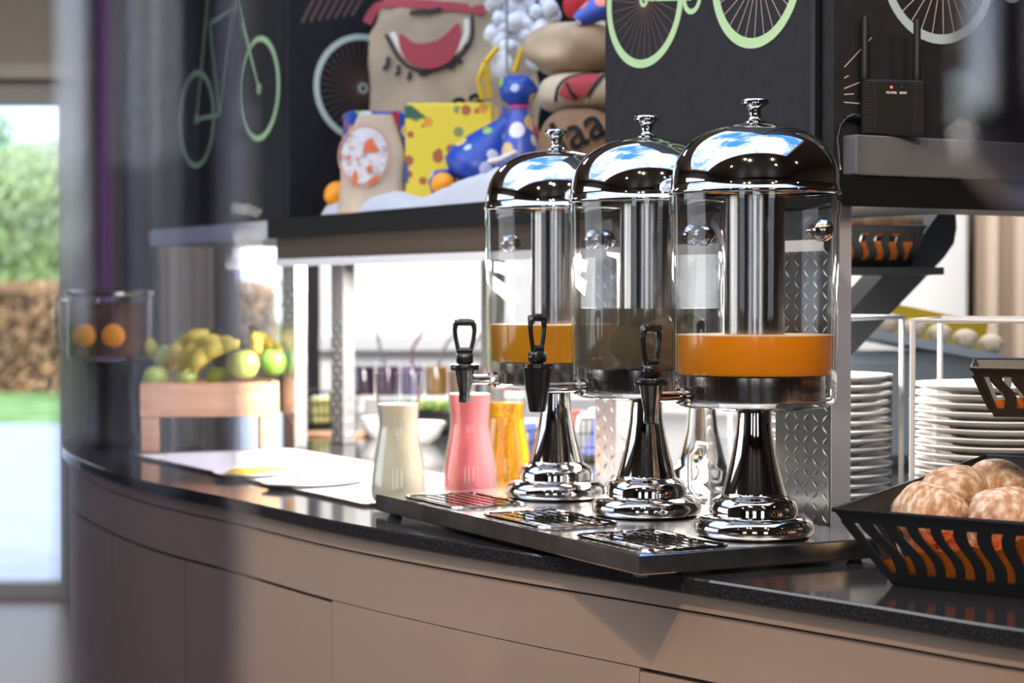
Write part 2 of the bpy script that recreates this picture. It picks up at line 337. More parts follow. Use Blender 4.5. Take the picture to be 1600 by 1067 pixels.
# ------------------------------------------------------------------ counter
FRONT = [(1.30, 1.30), (1.02, 1.52), (.76, 1.745), (.515, 1.983), (.39, 2.135), (.26, 2.29), (.10, 2.476), (0, 2.59), (-.134, 2.756), (-.289, 2.967), (-.478, 3.27), (-.70, 3.62), (-.93, 4.14), (-1.03, 4.55), (-1.06, 5.0)]
def spline(P, k=8):
    o = []
    for i in range(len(P)-1):
        a, b, c, d = [Vector(P[max(0, min(len(P)-1, i+j))]) for j in (-1, 0, 1, 2)]
        for q in range(k):
            t = q/k; o.append(.5*((2*b)+(c-a)*t+(2*a-5*b+4*c-d)*t*t+(3*b-a-3*c+d)*t**3))
    o.append(Vector(P[-1])); return o
FC = spline(FRONT)
BACK = [(-.98, 5.35), (-.7, 5.6), (.4, 5.6), (1.6, 4.9), (2.4, 3.7), (2.6, 2.4), (2.2, 1.6), (1.75, 1.3)]
def inset(pl, d):   # offset an open polyline to the inner side
    o = []
    for i, p in enumerate(pl):
        a = pl[max(0, i-1)]; b = pl[min(len(pl)-1, i+1)]; t = (b-a).normalized(); o.append(p+Vector((t.y, -t.x))*d)
    return o
ct = thing('serving_counter', 'long curved buffet counter with beige cabinet front and black stone top', 'counter', (0, 0, 0))
poly = [tuple(p) for p in FC]+BACK
def slab(poly, z0, z1, bev):
    b = MB(); pv = [Vector(p) for p in poly]; k = len(pv); ins = []
    for i in range(k):
        t = (pv[(i+1) % k]-pv[i-1]).normalized(); ins.append(pv[i]+Vector((t.y, -t.x))*bev)
    rings = [(ins, z0), (pv, z0+bev), (pv, z1-bev), (ins, z1)]; vs = [(p.x, p.y, z) for r, z in rings for p in r]; fs = [tuple(range(k)), tuple(range(4*k-1, 3*k-1, -1))]
    for a in range(3):
        for i in range(k): fs.append((a*k+i, a*k+k+i, a*k+k+(i+1) % k, a*k+(i+1) % k))
    b.add(vs, fs); return b
slab(poly, .879, .90, .0025).build('stone_top', granite, ct)
carc = [tuple(p) for p in inset(FC, .03)]+[(x*.97, y*.985) for x, y in BACK]
b = MB(); b.prism(carc[::-1], .0, .878); b.build('carcass', gapdark, ct)
CX = [800+p.x/p.y*F for p in FC]
def cidx(px):   # fractional index on the front curve where it is seen at px
    for i in range(len(CX)-1):
        if (CX[i]-px)*(CX[i+1]-px) <= 0: return i+(px-CX[i])/(CX[i+1]-CX[i]+1e-9)
    return 0
def cpt(f, pl): i = min(int(f), len(pl)-2); return pl[i].lerp(pl[i+1], f-i)
def band(name, f0, f1, z0, z1, off, th, m=beige, label=None):
    pl = inset(FC, off); pin = inset(FC, off+th); N = max(2, int((f1-f0)*2)); vs = []; fs = []
    for i in range(N+1):
        f = f0+(f1-f0)*i/N; a = cpt(f, pl); c = cpt(f, pin); e = .0015 if i in (0, N) else 0
        vs += [(a.x, a.y, z0+.001), (a.x, a.y, z1-.001), (c.x, c.y, z1), (c.x, c.y, z0)]
    for i in range(N):
        for k in range(4): l = (k+1) % 4; fs.append((4*i+k, 4*i+l, 4*i+4+l, 4*i+4+k))
    fs += [(3, 2, 1, 0), (4*N, 4*N+1, 4*N+2, 4*N+3)]
    b = MB(); b.add(vs, fs, True); o = b.build(name, m, ct, sharp=30)
    if label: o['label'] = label
    return o
FE = len(FC)-1.01; ZD = .772
band('edge_strip', 0, FE, .857, .8785, .012, .02)
band('top_rail', 0, FE, ZD+.003, .8555, .016, .02)
i985, i503, i274, i165 = cidx(985), cidx(503), cidx(274), cidx(160)
g = .035
band('door', g, i985-g, .08, ZD-.001, .016, .02, label='cabinet door under the bread basket end')
band('fixed_panel', i985+g*.3, i503-g, .08, ZD+.0035, .016, .02, label='wide plain cabinet panel under the drip tray')
band('door', i503+g, i274-g, .08, ZD-.001, .0165, .02, label='cabinet door with a dark gap above it')
band('door', i274+g, i165-g, .08, ZD-.001, .0165, .02, label='narrow cabinet door towards the left end')
band('door', i165+g, FE, .08, ZD-.001, .0165, .02, label='cabinet door at the far left end')
band('plinth', 0, FE, .0, .078, .05, .02, gapdark)
# ------------------------------------------------------------------ gantry
U = Vector((-.502, .865, 0)); V = Vector((.865, .502, 0)); G1 = Vector((.44, 2.72, 0)); GA = math.atan2(.502, .865)
GL, GD = 1.89, .85
# local frame: x along V (depth), y along U (length), origin at the near corner post
def GM(o): o.location = (G1.x, G1.y, 0); o.rotation_euler = (0, 0, GA); return o
gn = GM(thing('serving_gantry', 'tall buffet gantry with diamond plate posts and black overhead shelf', 'gantry')); gn.location.z = 0
MB().prism([(-.03, -.03), (.85, -.03), (.85, .12), (.30, .12), (.30, .60), (.55, .60), (.55, GL+.01), (-.03, GL+.01)], 1.358, 1.40).build('shelf_board', shelfblack, gn)
MB().box(-.012, .10, .16, GL, 1.313, 1.3575).build('fascia', bronze, gn)
MB().box(-.016, -.013, .0, GL, 1.297, 1.313).build('light_rail', white, gn)
MB().box(.03, .05, .05, GL-.1, 1.306, 1.3125).build('light_strip', mat('light_strip', (1, 1, 1), .5, emit=(1, .95, .88), es=9), gn)
def post(x, y, m2, lug2, lab=None, wx=.03, wy=.066):
    b = MB(); b.box(x, x+wx, y, y+wy, .9, 1.3578 if y < .1 or x > .12 else 1.3128, bev=.002); p = b.build('post', m2, gn)
    if lab: p['label'] = lab
    lg = MB()
    for k in range(26):
        z = .91+k*.0155
        for j in range(int(wy/.021)):
            yy = y+.012+j*.021; s = 1 if (k+j) % 2 else -1
            q = .0055; e_ = .0011
            lg.add([(x-.0001, yy-q, z-q*s), (x-.0013, yy+e_, z-e_*s), (x-.0001, yy+q, z+q*s), (x-.0013, yy-e_, z+e_*s)], [(0, 1, 2, 3)], False)
        if lug2:
            s = 1 if k % 2 else -1; xx = x+wx/2
            lg.add([(xx-.008, y-.0001, z-.004*s), (xx, y-.002, z-.002), (xx+.008, y-.0001, z+.004*s), (xx, y-.002, z+.002)], [(0, 1, 2), (0, 2, 3)], False)
    l = lg.build('tread_lugs', alu, p); l['kind'] = 'stuff'
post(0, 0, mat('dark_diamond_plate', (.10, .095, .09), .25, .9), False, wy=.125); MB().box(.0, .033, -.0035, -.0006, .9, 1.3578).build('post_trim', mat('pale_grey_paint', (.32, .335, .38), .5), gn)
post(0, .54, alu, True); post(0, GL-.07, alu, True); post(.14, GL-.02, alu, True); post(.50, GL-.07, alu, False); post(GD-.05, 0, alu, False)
light('gantry_strip_light', 'AREA', tuple(G1+U*.95+V*.10+Vector((0, 0, 1.296))), 40, (1, .95, .88), .12, 1.6, aim=tuple(G1+U*.95+V*.02+Vector((0, 0, .9))))
bpy.data.objects['gantry_strip_light'].rotation_euler = (R(0), R(8), GA)
# panels with bicycle prints; local x along the panel, print faces local -y
def ring(b, cx, cz, ro, ri, y=0, seg=64, a0=0, a1=2*math.pi):
    vs = []; fs = []
    for i in range(seg+1):
        a = a0+(a1-a0)*i/seg
        for r in (ro, ri):
            for yy in (y, y-.0012): vs.append((cx+r*math.cos(a), yy, cz+r*math.sin(a)))
    for i in range(seg):
        o = 4*i; fs += [(o+1, o+5, o+7, o+3), (o, o+4, o+5, o+1), (o+2, o+3, o+7, o+6)]
    b.add(vs, fs)
def stroke(b, x0, z0, x1, z1, w_, y=0):
    d = Vector((x1-x0, z1-z0)).normalized(); n_ = Vector((-d.y, d.x))*w_/2
    b.add([(x0+n_.x, y-.001, z0+n_.y), (x1+n_.x, y-.001, z1+n_.y), (x1-n_.x, y-.001, z1-n_.y), (x0-n_.x, y-.001, z0-n_.y)], [(0, 1, 2, 3)])
def wheel(parent, cx, cz, r, wdt, mrim, mspoke, nsp=28, swd=.0012):
    b = MB(); ring(b, cx, cz, r, r-wdt); ring(b, cx, cz, .012, .006); b.build('wheel_print', mrim, parent)
    b = MB()
    for k in range(nsp): a = 2*math.pi*k/nsp+.1; stroke(b, cx+.012*math.cos(a+.5), cz+.012*math.sin(a+.5), cx+(r-wdt)*math.cos(a), cz+(r-wdt)*math.sin(a), swd)
    b.build('spoke_print', mspoke, parent)
def bike(parent, x0, x1, z, m, ws=.006, flip=1):
    b = MB(); bbx = x0+(x1-x0)*.45
    for (a, c, d, e) in [(x0, z, bbx, z-.015), (bbx, z-.015, bbx-.03, z+.15), (x0, z, bbx-.025, z+.12), (bbx, z-.015, x1-.05, z+.12), (bbx-.025, z+.12, x1-.05, z+.13), (x1-.055, z+.16, x1, z), (bbx-.06, z+.165, bbx, z+.16)]: stroke(b, a, c, d, e, ws)
    ring(b, bbx, z-.015, .024, .016, seg=24); b.build('frame_print', m, parent)
# panel B : along the gantry front line (print faces -V) -> local x = -U direction
def panel(label, p0, ang, length, z0, z1, th=.025):
    t = thing('decorated_panel', label, 'panel', (p0[0], p0[1], 0), ang); MB().box(0, length, .0, th, z0, z1).build('board', boardblack, t); return t
angB = math.atan2(-.865, .502)
pB0 = G1+U*.565-V*.006
pB = panel('black panel with green bicycle print behind the juice dispensers', pB0, angB, .53, 1.401, 2.45)
wheel(pB, .565-.452, 1.70, .107, .013, printgreen, spokebrown, 30); wheel(pB, .565-.164, 1.70, .107, .015, printgreen, spoke, 26)
bike(pB, .565-.452, .565-.164, 1.70, printgreen)
MB().box(.5305, .541, -.004, .03, 1.401, 2.45).build('corner_trim', shelfblack, pB)
# panel C : along V from the corner
pC0 = G1+V*.0-U*.004
pC = panel('black panel with blue-grey bicycle print and a small transmitter on its ledge', pC0, GA, .84, 1.401, 2.45)
wheel(pC, .189, 1.70, .107, .0135, printblue, spoke, 28, .0014); bike(pC, .189, .50, 1.70, printblue)
wheel(pC, .50, 1.70, .107, .0135, printblue, spoke, 28, .0014)
b = MB()
for (x0, z0, x1, z1) in [(1273, 107, 1320, 57), (1273, 124, 1281, 119), (1273, 140, 1308, 125), (1273, 149, 1290, 147), (1273, 161, 1318, 162)]:
    A_ = [(x-1260)*.00104+.004 for x in (x0, x1)]; stroke(b, A_[0], CAMZ+(HOR-z0)*.000886, A_[1], CAMZ+(HOR-z1)*.000886, .0014)
b.build('spoke_print', spoke, pC)
MB().box(.015, .84, -.03, -.0005, 1.401, 1.456, bev=.002).build('ledge', greyled, pC)
# panel A : far back of the alcove, along V from the far end
pA0 = G1+U*1.845+V*.0
pA = panel('black panel with pale bicycle wheel behind the gifts and sacks', pA0, GA, .84, 1.401, 2.4)
wheel(pA, .178, 1.695, .120, .013, printpale, spokebrown, 40, .0022)
wheel(pA, .52, 1.695, .120, .013, printpale, spokebrown, 30, .0022)
b = MB()
for k in range(7): stroke(b, .03+k*.02, 1.83+.004*k, .11+k*.02, 1.98, .006)
b.build('streak_print', spokebrown, pA)
pL0 = G1+U*2.72-V*.0
pL = panel('black panel with pale green bicycle print at the left end', pL0, angB, .845, 1.401, 2.4)
wheel(pL, .87-.165, 1.70, .118, .012, printgreen, spokebrown, 4, .001); wheel(pL, .87-.55, 1.66, .118, .012, printgreen, spokebrown, 4, .001)
b = MB()
for (x0, z0, x1, z1) in [(.55, 1.66, .47, 1.95), (.40, 1.66, .30, 1.93), (.165, 1.70, .30, 1.93), (.40, 1.66, .55, 1.66), (.30, 1.90, .46, 1.88), (.40, 1.66, .46, 1.88), (.165, 1.70, .27, 1.86)]: stroke(b, .87-x0, z0, .87-x1, z1, .009)
b.build('frame_print', printgreen, pL)
b = MB(); b.box(0, .81, -.006, .42, 1.36, 1.40); b.build('ledge', mat('pale_ledge', (.62, .62, .62), .5), pL)
# ------------------------------------------------------------------ display well
wp = GM(thing('chilled_display_well', 'white chilled display plate with steel rim beside the drip tray', 'display plate')); wp.location = (-.787, 4.07, .9002)
b = MB(); WL, WW = 1.10, .36   # local x = V, y = U ; goes to -y
b.box(0, .008, -WL, 0, 0, .005); b.box(WW-.008, WW, -WL, 0, 0, .005); b.box(.008, WW-.008, -.008, 0, 0, .005); b.box(.008, WW-.008, -WL, -WL+.008, 0, .005)
b.build('rim', steel, wp); MB().box(.008, WW-.008, -WL+.008, -.008, 0, .0025).build('plate', white, wp)
def onwell(px, py, z=.9028): D = (CAMZ-z)*F/(py-HOR); return ((px-800)/F*D, D, z)
def platter(px, py, r, sx, m, label, foodm=None, ang=GA):
    t = thing('platter', label, 'platter', onwell(px, py), ang); M = Matrix.Diagonal((sx, 1, 1, 1))
    MB().lathe([(0, 0), (r*.8, 0), (r, .007), (r, .009), (r*.8, .003), (0, .003)], 40, M).build('dish', m, t)
    if foodm: MB().lathe([(0, .0035), (r*.78, .0035), (r*.7, .009), (0, .010)], 36, M).build('food', foodm, t)
    return t
cheese = mat('yellow_cheese', (.95, .55, .03), .5, nscale=30, namt=.15)
platter(408, 741, .075, 1.5, white, 'low oval platter of yellow-orange slices on the display plate', cheese, GA+.6)
platter(490, 757, .075, 1.4, china, 'empty white oval platter between the yellow slices and the milk carafe', None, GA+.3)
# ------------------------------------------------------------------ drip tray
TU = Vector((-.457, .889, 0)); TV = Vector((.889, .457, 0)); TC = Vector((.151, 2.316, .9))
TA = math.atan2(.889, -.457)
dt = thing('drip_tray', 'long low polished steel drip tray carrying the three juice dispensers', 'tray', TC, TA)   # local x = TU, local -y = TV
TLn, TW = .79, .365
MB().box(0, TLn, -TW, 0, .0062, .031, bev=.0018).build('tray_body', traysteel, dt)
for (x, y) in ((.03, -.02), (TLn-.03, -.02), (.03, -TW+.03), (TLn-.03, -TW+.03)): MB().lathe([(0, 0), (.008, 0), (.011, .004), (.011, .0062), (0, .0062)], 16, T(x, y, .0002)).build('foot', mat('rubber', (.2, .18, .17), .7) if 'rubber' not in MATS else MATS['rubber'], dt)
DX = [.092, .356, .620]
def grille(cx):
    b = MB(); z = .0312; x0, x1, y0, y1 = cx-.09, cx+.09, -.128, -.012
    path = []
    for (ax, ay, a0) in ((x1-.012, y1-.012, 0), (x0+.012, y1-.012, 90), (x0+.012, y0+.012, 180), (x1-.012, y0+.012, 270)):
        for k in range(4): a = R(a0+30*k); path.append((ax+.012*math.cos(a), ay+.012*math.sin(a), z+.0025))
    b.tube(path, .0022, 6, True)
    for i in range(6):
        y = y0+.016+i*(y1-y0-.032)/5; b.box(x0+.002, x1-.002, y-.0035, y+.0035, z+.001, z+.0032)
    for i in range(9):
        x = x0+.016+i*(x1-x0-.032)/8; b.box(x-.002, x+.002, y0+.002, y1-.002, z+.0006, z+.0026)
    return b.build('grille', chrome, dt)
for x in DX: grille(x)
# ------------------------------------------------------------------ juice dispensers
def sup(a, h, n_, k=16):
    o = []
    for i in range(k+1):
        t = math.pi/2*i/k; o.append((a*math.cos(t)**(2/n_) if i < k else 0.0, h*math.sin(t)**(2/n_)))
    return o
def dispenser(i):
    p = TC+TU*DX[i]+TV*.2236+Vector((0, 0, .0313)); lab = ['largest nearest chrome-domed dispenser of bright orange juice', 'middle chrome-domed dispenser of murky lemon ice water with a black tap', 'furthest chrome-domed dispenser of amber juice behind the pink carafe'][i]
    t = thing('juice_dispenser', lab, 'dispenser', p, R(27.2), 'juice dispensers on the drip tray')
    MB().lathe([(0, 0), (.070, 0), (.0755, .005), (.0765, .012), (.074, .020), (.066, .0255), (.056, .028), (.0555, .031), (.056, .036), (.053, .045), (.046, .050), (.042, .052), (.0405, .056), (.036, .072), (.031, .090), (.0265, .112), (.0235, .130), (.022, .150), (.022, .157), (0, .157)], 56).build('foot', chrome, t, sharp=60)
    MB().lathe([(.022, .1572), (.036, .158), (.060, .1625), (.092, .164), (.0965, .1665), (.0, .1665)], 56).build('support_plate', chrome, t, sharp=60)
    MB().lathe([(0, .1668), (.0965, .1668), (.1015, .170), (.1035, .177), (.104, .2), (.1065, .405), (.1085, .410), (.1085, .4315), (.1045, .4315), (.1035, .408), (.1008, .2), (.0995, .176), (.096, .172), (0, .172)], 64).build('reservoir', pc, t, sharp=50)
    MB().lathe([(0, .1725), (.089, .1725), (.0895, .174), (.0895, .2035), (.088, .205), (.0, .205)], 56)  .build('cooling_base', steel, t, sharp=40)
    MB().lathe([(.033, .2052), (.038, .2052), (.038, .431), (.033, .431)], 40).build('ice_tube', steel, t, sharp=40)
    top = [.2545, .287, .260][i]
    lm = [orange, water, amberj][i]
    MB().lathe([(.0385, .2065), (.0885, .2065), (.0985, .206), (.1002, .21), (.1008, top), (.0385, top)], 56, closed=True).build('liquid', lm, t, sharp=40)
    if i != 1: MB().lathe([(.0387, top+.0002), (.1005, top+.0002), (.1005, top+.0012), (.0387, top+.0016)], 40).build('foam', foam, t)
    else:
        MB().ball((-.052, -.035, .240), (.026, .010, .024), 16, 10, disp=.3, ds=14).build('lemon', lemon, t)
        MB().ball((-.02, -.07, .255), (.025, .02, .022), 10, 6, disp=.3, ds=20).build('ice_lump', ice, t)
        MB().ball((.03, -.065, .262), (.022, .02, .018), 10, 6, disp=.3, ds=20, seed=2).build('ice_lump', ice, t)
    dome = [(r, .432+z) for r, z in sup(.1065, .0865, 2.45, 22)]
    MB().lathe([(.102, .4318), (.1085, .4318), (.1095, .4345), (.1085, .437), (.1068, .438)]+[(r, z+.004) for r, z in dome[1:-1]]+[(0, .5225)], 72).build('dome_lid', chrome, t, sharp=70)
    MB().lathe([(0, .5215), (.0135, .5215), (.0135, .5245), (.009, .527), (.0078, .532), (.0085, .540), (.0125, .545), (.0178, .547), (.0182, .5505), (.0165, .553), (0, .554)], 32).build('knob', chrome, t, sharp=60)
    for s in (1, -1):   # latch balls, local direction chosen front-right / back-left
        a = R(-81) + (0 if s > 0 else math.pi) 
        c = Vector((math.cos(a), math.sin(a), 0)); b = MB(); b.ball(tuple(c*.119+Vector((0, 0, .385))), .0145, 20, 12); b.tube([c*.100+Vector((0, 0, .385)), c*.109+Vector((0, 0, .385))], .008, 12)
        b.build('latch_ball', chrome, t, sharp=70)
    zc = .180; sx_ = [.153, .172, .153][i]
    b = MB(); b.tube([(-.098, 0, zc), (-.103, 0, zc)], .0115, 20); b.tube([(-.103, 0, zc), (-sx_+.008, 0, zc)], .0068, 16); b.tube([(-.108, 0, zc), (-.1135, 0, zc)], .0105, 6); b.build('tap_pipe', chrome, t, sharp=40)
    tp = MB(); X = T(-sx_, 0, 0)
    if i == 1: tp.lathe([(0, .148), (.0105, .148), (.0115, .150), (.0165, .180), (.0195, .207), (.021, .208), (.021, .213), (.0, .213)], 28, X); m = blackplastic
    else: tp.lathe([(0, .147), (.0085, .147), (.0092, .149), (.0088, .160), (.0125, .180), (.0148, .1945), (0, .1945)], 28, X); m = chrome
    tap = tp.build('tap', m, t, sharp=40)
    if i != 1: MB().lathe([(0, .1947), (.0205, .1947), (.0212, .196), (.0212, .202), (.0205, .203), (0, .203)], 28, X).build('tap_disc', blackplastic, tap)
    h = MB(); M = X @ Matrix.Rotation([R(14), R(22), R(-24)][i], 4, 'Z'); zb = .2032 if i != 1 else .2132
    h.box(-.0125, .0125, -.008, .008, zb, zb+.017, M, bev=.003)
    pth = [(-.0075, 0, zb+.016), (-.0095, 0, zb+.022), (-.0125, 0, zb+.035), (-.0145, 0, zb+.050), (-.0135, 0, zb+.058), (-.008, 0, zb+.062), (.008, 0, zb+.062), (.0135, 0, zb+.058), (.0145, 0, zb+.050), (.0125, 0, zb+.035), (.0095, 0, zb+.022), (.0075, 0, zb+.016)]
    h.tube(pth, [.0035, .0033, .0032, .0036, .0045, .0052, .0052, .0045, .0036, .0032, .0033, .0035], 10, False, M)
    h.tube([(-.015, 0, zb+.061), (.015, 0, zb+.061)], .0048, 12, False, M)
    h.tube([(-.010, 0, zb+.020), (.010, 0, zb+.020)], .0045, 8, False, M)
    h.build('tap_handle', blackplastic, tap, sharp=50)
    return t
for i in range(3): dispenser(i)
# chrome urn further back
ur = thing('chrome_urn_stand', 'blurred chrome dispenser foot standing behind the middle dispensers', 'dispenser', (.318, 3.30, .9))
MB().lathe([(0, 0), (.070, 0), (.0765, .012), (.066, .0255), (.056, .030), (.053, .045), (.042, .052), (.036, .072), (.0265, .112), (.022, .16), (.05, .168), (.06, .18), (.0, .185)], 48).build('urn_body', chrome, ur, sharp=60)
MB().lathe([(0, .185), (.01, .186), (.008, .195), (.016, .20), (0, .205)], 20).build('knob', chrome, ur)
mg = thing('glass_mug', 'clear handled glass mug behind the nearest dispenser foot', 'mug', (.335, 3.02, .9))
MB().lathe([(0, 0), (.032, 0), (.034, .01), (.036, .12), (.034, .12), (.031, .012), (0, .012)], 32).build('mug_body', glass, mg, sharp=50)
MB().tube([(-.034, 0, .105), (-.05, 0, .108), (-.062, 0, .09), (-.062, 0, .04), (-.05, 0, .024), (-.034, 0, .024)], .005, 10).build('handle', realglass, mg)
# ------------------------------------------------------------------ carafes
def carafe(px, D, label, m, top, z=.9028):
    t = thing('carafe', label, 'carafe', ((px-800)/F*D, D, z), group='glass drink carafes')
    O = [(.0, 0), (.042, 0), (.0448, .004), (.0455, .02), (.0438, .045), (.0395, .075), (.0345, .10), (.0318, .118), (.0315, .128), (.0333, .148), (.0365, .180), (.0385, .209)]
    I = [(max(0, r-.0018), zz if zz > .01 else zz+.006) for r, zz in O]; I[0] = (0, .006)
    MB().lathe(O+I[::-1], 48).build('glass_body', glass, t, sharp=60)
    P = [(r, zz) for r, zz in I if zz < top]; P = P[:2]+P[3:]
    def rr(z_):
        for (r0, z0), (r1, z1) in zip(I, I[1:]):
            if z0 <= z_ <= z1: return r0+(r1-r0)*(z_-z0)/(z1-z0+1e-9)
        return .03
    P = [(max(0, r-.0004), zz+.0004) for r, zz in P]+[(rr(top)-.0004, top), (0, top+.0003)]
    MB().lathe(P, 48).build('drink', m, t, sharp=60); return t
carafe(622, 3.14, 'glass carafe of cream white milk left of the pink drink', milk, .160)
carafe(734, 3.20, 'glass carafe of pink drink in front of the tap', pinkm, .173)
carafe(791, 3.36, 'glass carafe of clear golden juice half hidden by the pink one', applej, .150)
# ------------------------------------------------------------------ bread baskets
def basket(name, label, fl, ang, wd, dp, zb, h, hback, ins, nf, nd, cat='basket', grp=None):
    X = Vector((math.cos(ang), math.sin(ang), 0)); Y = Vector((-math.sin(ang), math.cos(ang), 0)); flv = Vector((fl[0], fl[1], 0))
    c = flv+X*wd/2+Y*dp/2; t = thing(name, label, cat, (c.x, c.y, zb), ang, grp)
    a, b_ = wd/2, dp/2
    top = [(-a, -b_, h), (a, -b_, h), (a, b_, hback), (-a, b_, hback)]; bot = [(-a+ins, -b_+ins, 0), (a-ins, -b_+ins, 0), (a-ins, b_-ins, 0), (-a+ins, b_-ins, 0)]
    top = [Vector(p) for p in top]; bot = [Vector(p) for p in bot]; th = .0022
    def strip(u0, u1, w0, w1, k, side, n_=8, wav=0, ph=0, wave_top=0):
        A, B, C_, D_ = bot[side], bot[(side+1) % 4], top[(side+1) % 4], top[side]; nn = (B-A).cross(D_-A).normalized(); vs = []; fs = []
        for i in range(n_+1):
            f = i/n_
            if k == 'v': wv = w0+(w1-w0)*f; off = wav*math.sin(2*math.pi*f*.9+ph); pr = [(u0+off, wv), (u1+off, wv)]
            else: u = u0+(u1-u0)*f; pr = [(u, w0), (u, w1)]
            for (u, wv) in pr:
                p = A.lerp(B, u).lerp(D_.lerp(C_, u), wv); vs += [p, p-nn*th]
        for i in range(n_):
            o = 4*i; fs += [(o, o+2, o+6, o+4), (o+1, o+5, o+7, o+3), (o, o+4, o+5, o+1), (o+2, o+3, o+7, o+6)]
        fs += [(0, 1, 3, 2), (4*n_, 4*n_+2, 4*n_+3, 4*n_+1)]
        return vs, fs
    rim = MB(); low = MB()
    for s in range(4):
        rim.add(*strip(0, 1, .84, 1, 'h', s, 4)); low.add(*strip(0, 1, 0, .17, 'h', s, 4))
    rp = [top[0], top[1], top[2], top[3]]; rim.tube([p+Vector((0, 0, .0005)) for p in rp], .003, 6, True)
    rim.build('rim_band', blackmetal, t); low.box(-a+ins, a-ins, -b_+ins, b_-ins, -.0, .002); low.build('base', blackmetal, t)
    r = random.Random(int(abs(fl[0])*1000))
    for s in range(4):
        n_ = nf if s % 2 == 0 else nd
        for k in range(n_+1):
            u = (k+.0)/n_*.97+.015; hw = (.26+.04*math.sin(k*1.3))/n_
            b = MB(); b.add(*strip(u-hw, u+hw, .16, .85, 'v', s, 8, (.20 if 0 < k < n_ else .0)/n_, -.6+.15*k)); b.build('slat', blackmetal, t)
    return t
FLc = (.372, 2.275)
bk = basket('bread_basket', 'large black slotted metal basket of floury rolls at the counter edge', FLc, math.atan2(-.61, .79), .37, .42, .9005, .088, .122, .05, 12, 13, grp='black slotted bread baskets')
def bunat(px, py, D, r, lab, seed, f=.76, base=None):
    p = at(px, py, D); t = MB().ball((0, 0, 0), (r, r*.95, r*f), 24, 16, disp=.10, ds=14, seed=seed).build('bread_roll', bread, None, p, sharp=80)
    t.rotation_euler = (.2*math.sin(seed), .15*math.cos(seed*2), seed); return tag(t, lab, 'bread roll', 'floury rolls in the large basket')
bunat(1455, 801, 2.33, .047, 'floury brown roll nearest the left corner of the large basket', 1)
bunat(1578, 812, 2.27, .049, 'floury brown roll at the right, touching the photo edge', 2)
bunat(1492, 768, 2.44, .043, 'floury brown roll second row, behind the left corner roll', 3)
bunat(1562, 762, 2.47, .047, 'floury brown roll at the back right of the large basket', 4)
bunat(1432, 856, 2.38, .036, 'low roll seen through the slats at the left end of the basket', 5, .9)
bunat(1505, 852, 2.36, .038, 'low roll seen through the middle slats above the orange paper', 6, .9)
bunat(1592, 862, 2.31, .040, 'low roll seen through the slats at the right end', 7, .9)
# orange liner inside the front and left sides
def liner(fl, ang, wd, dp, zb, h, ins, label, hts, parent_label_group=None):
    X = Vector((math.cos(ang), math.sin(ang), 0)); Y = Vector((-math.sin(ang), math.cos(ang), 0)); c = Vector((fl[0], fl[1], 0))+X*wd/2+Y*dp/2
    b = MB(); a, e = wd/2, dp/2; vs = []; fs = []; N = len(hts)-1; g_ = .006
    for i, hh in enumerate(hts):
        u = i/N
        for (th) in (0, .001):
            for w_ in (0.06, hh):
                ii = ins*(1-w_)+g_+th; vs.append((-(a-ii)+(2*(a-ii))*u, -e+ii, .002+h*w_))
    for i in range(N): o = 4*i; fs += [(o, o+4, o+5, o+1), (o+2, o+3, o+7, o+6), (o+1, o+5, o+7, o+3)]
    b.add(vs, fs); b.box(-a+ins+g_, a-ins-g_, -e+ins+g_, e-ins-g_, .0025, .004)
    o = b.build('paper_napkin', napkin, None, (c.x, c.y, zb)); o.rotation_euler = (0, 0, ang); return tag(o, label, 'napkin')
liner(FLc, math.atan2(-.61, .79), .37, .42, .9005, .088, .05, 'orange paper napkin lining the large bread basket', [.30, .36, .42, .52, .50, .62, .56, .72, .88, .76, .55, .68, .6])
# tiered stand with the second basket
st = thing('basket_stand', 'black metal stand holding the small basket above the plates', 'stand', (.86, 2.52, .9002))
b = MB(); b.box(-.10, .10, -.08, .08, 0, .006); b.build('base', blackmetal, st); MB().tube([(0, 0, .006), (0, 0, .30)], .008, 12).build('pole', blackmetal, st)
b = MB(); b.tube([(0, .0, .186), (-.22, -.08, .186)], .004, 8); b.tube([(0, .0, .186), (-.20, .05, .186)], .004, 8); b.build('arm', blackmetal, st)
FL2 = (.548, 2.35)
basket('bread_basket', 'small black slotted basket raised above the plates at the right edge', FL2, math.atan2(-.25, .97), .24, .20, 1.0905, .058, .062, .026, 9, 7, grp='black slotted bread baskets')
liner(FL2, math.atan2(-.25, .97), .24, .20, 1.0905, .058, .026, 'orange paper napkin in the small raised basket', [.3, .35, .5, .4, .45, .5, .6])
# ------------------------------------------------------------------ plates and wire racks
ORD = ['', 'second', 'third', 'fourth', 'fifth', 'sixth', 'seventh', 'eighth', 'ninth', 'tenth', 'eleventh', 'twelfth', 'thirteenth', 'fourteenth', 'fifteenth', 'sixteenth', 'seventeenth']
def plates(cx, cy, r, n_, z, dz, lab_top, lab_mid, grp):
    o0 = None
    for k in range(n_):
        if o0 is None:
            o0 = MB().lathe([(0, 0), (r*.55, 0), (r*.58, .003), (r*.78, .006), (r*.97, .0125), (r, .0145), (r*.995, .0165), (r*.96, .0155), (r*.75, .009), (r*.56, .006), (0, .0055)], 48).build('plate', china, sharp=50)
            o = o0
        else: o = o0.copy(); C.objects.link(o)
        o.location = (cx+rnd.uniform(-.0025, .0025), cy+rnd.uniform(-.0025, .0025), z+k*dz); o.rotation_euler = (0, 0, 0)
        tag(o, lab_top if k == n_-1 else (lab_mid % ORD[n_-1-k]), 'plate', grp)
plates(.700, 2.83, .126, 17, .9005, .0121, 'topmost white dinner plate of the wide stack at the right edge', 'white dinner plate, %s from the top of the wide stack at the right edge', 'white dinner plates in the right stack')
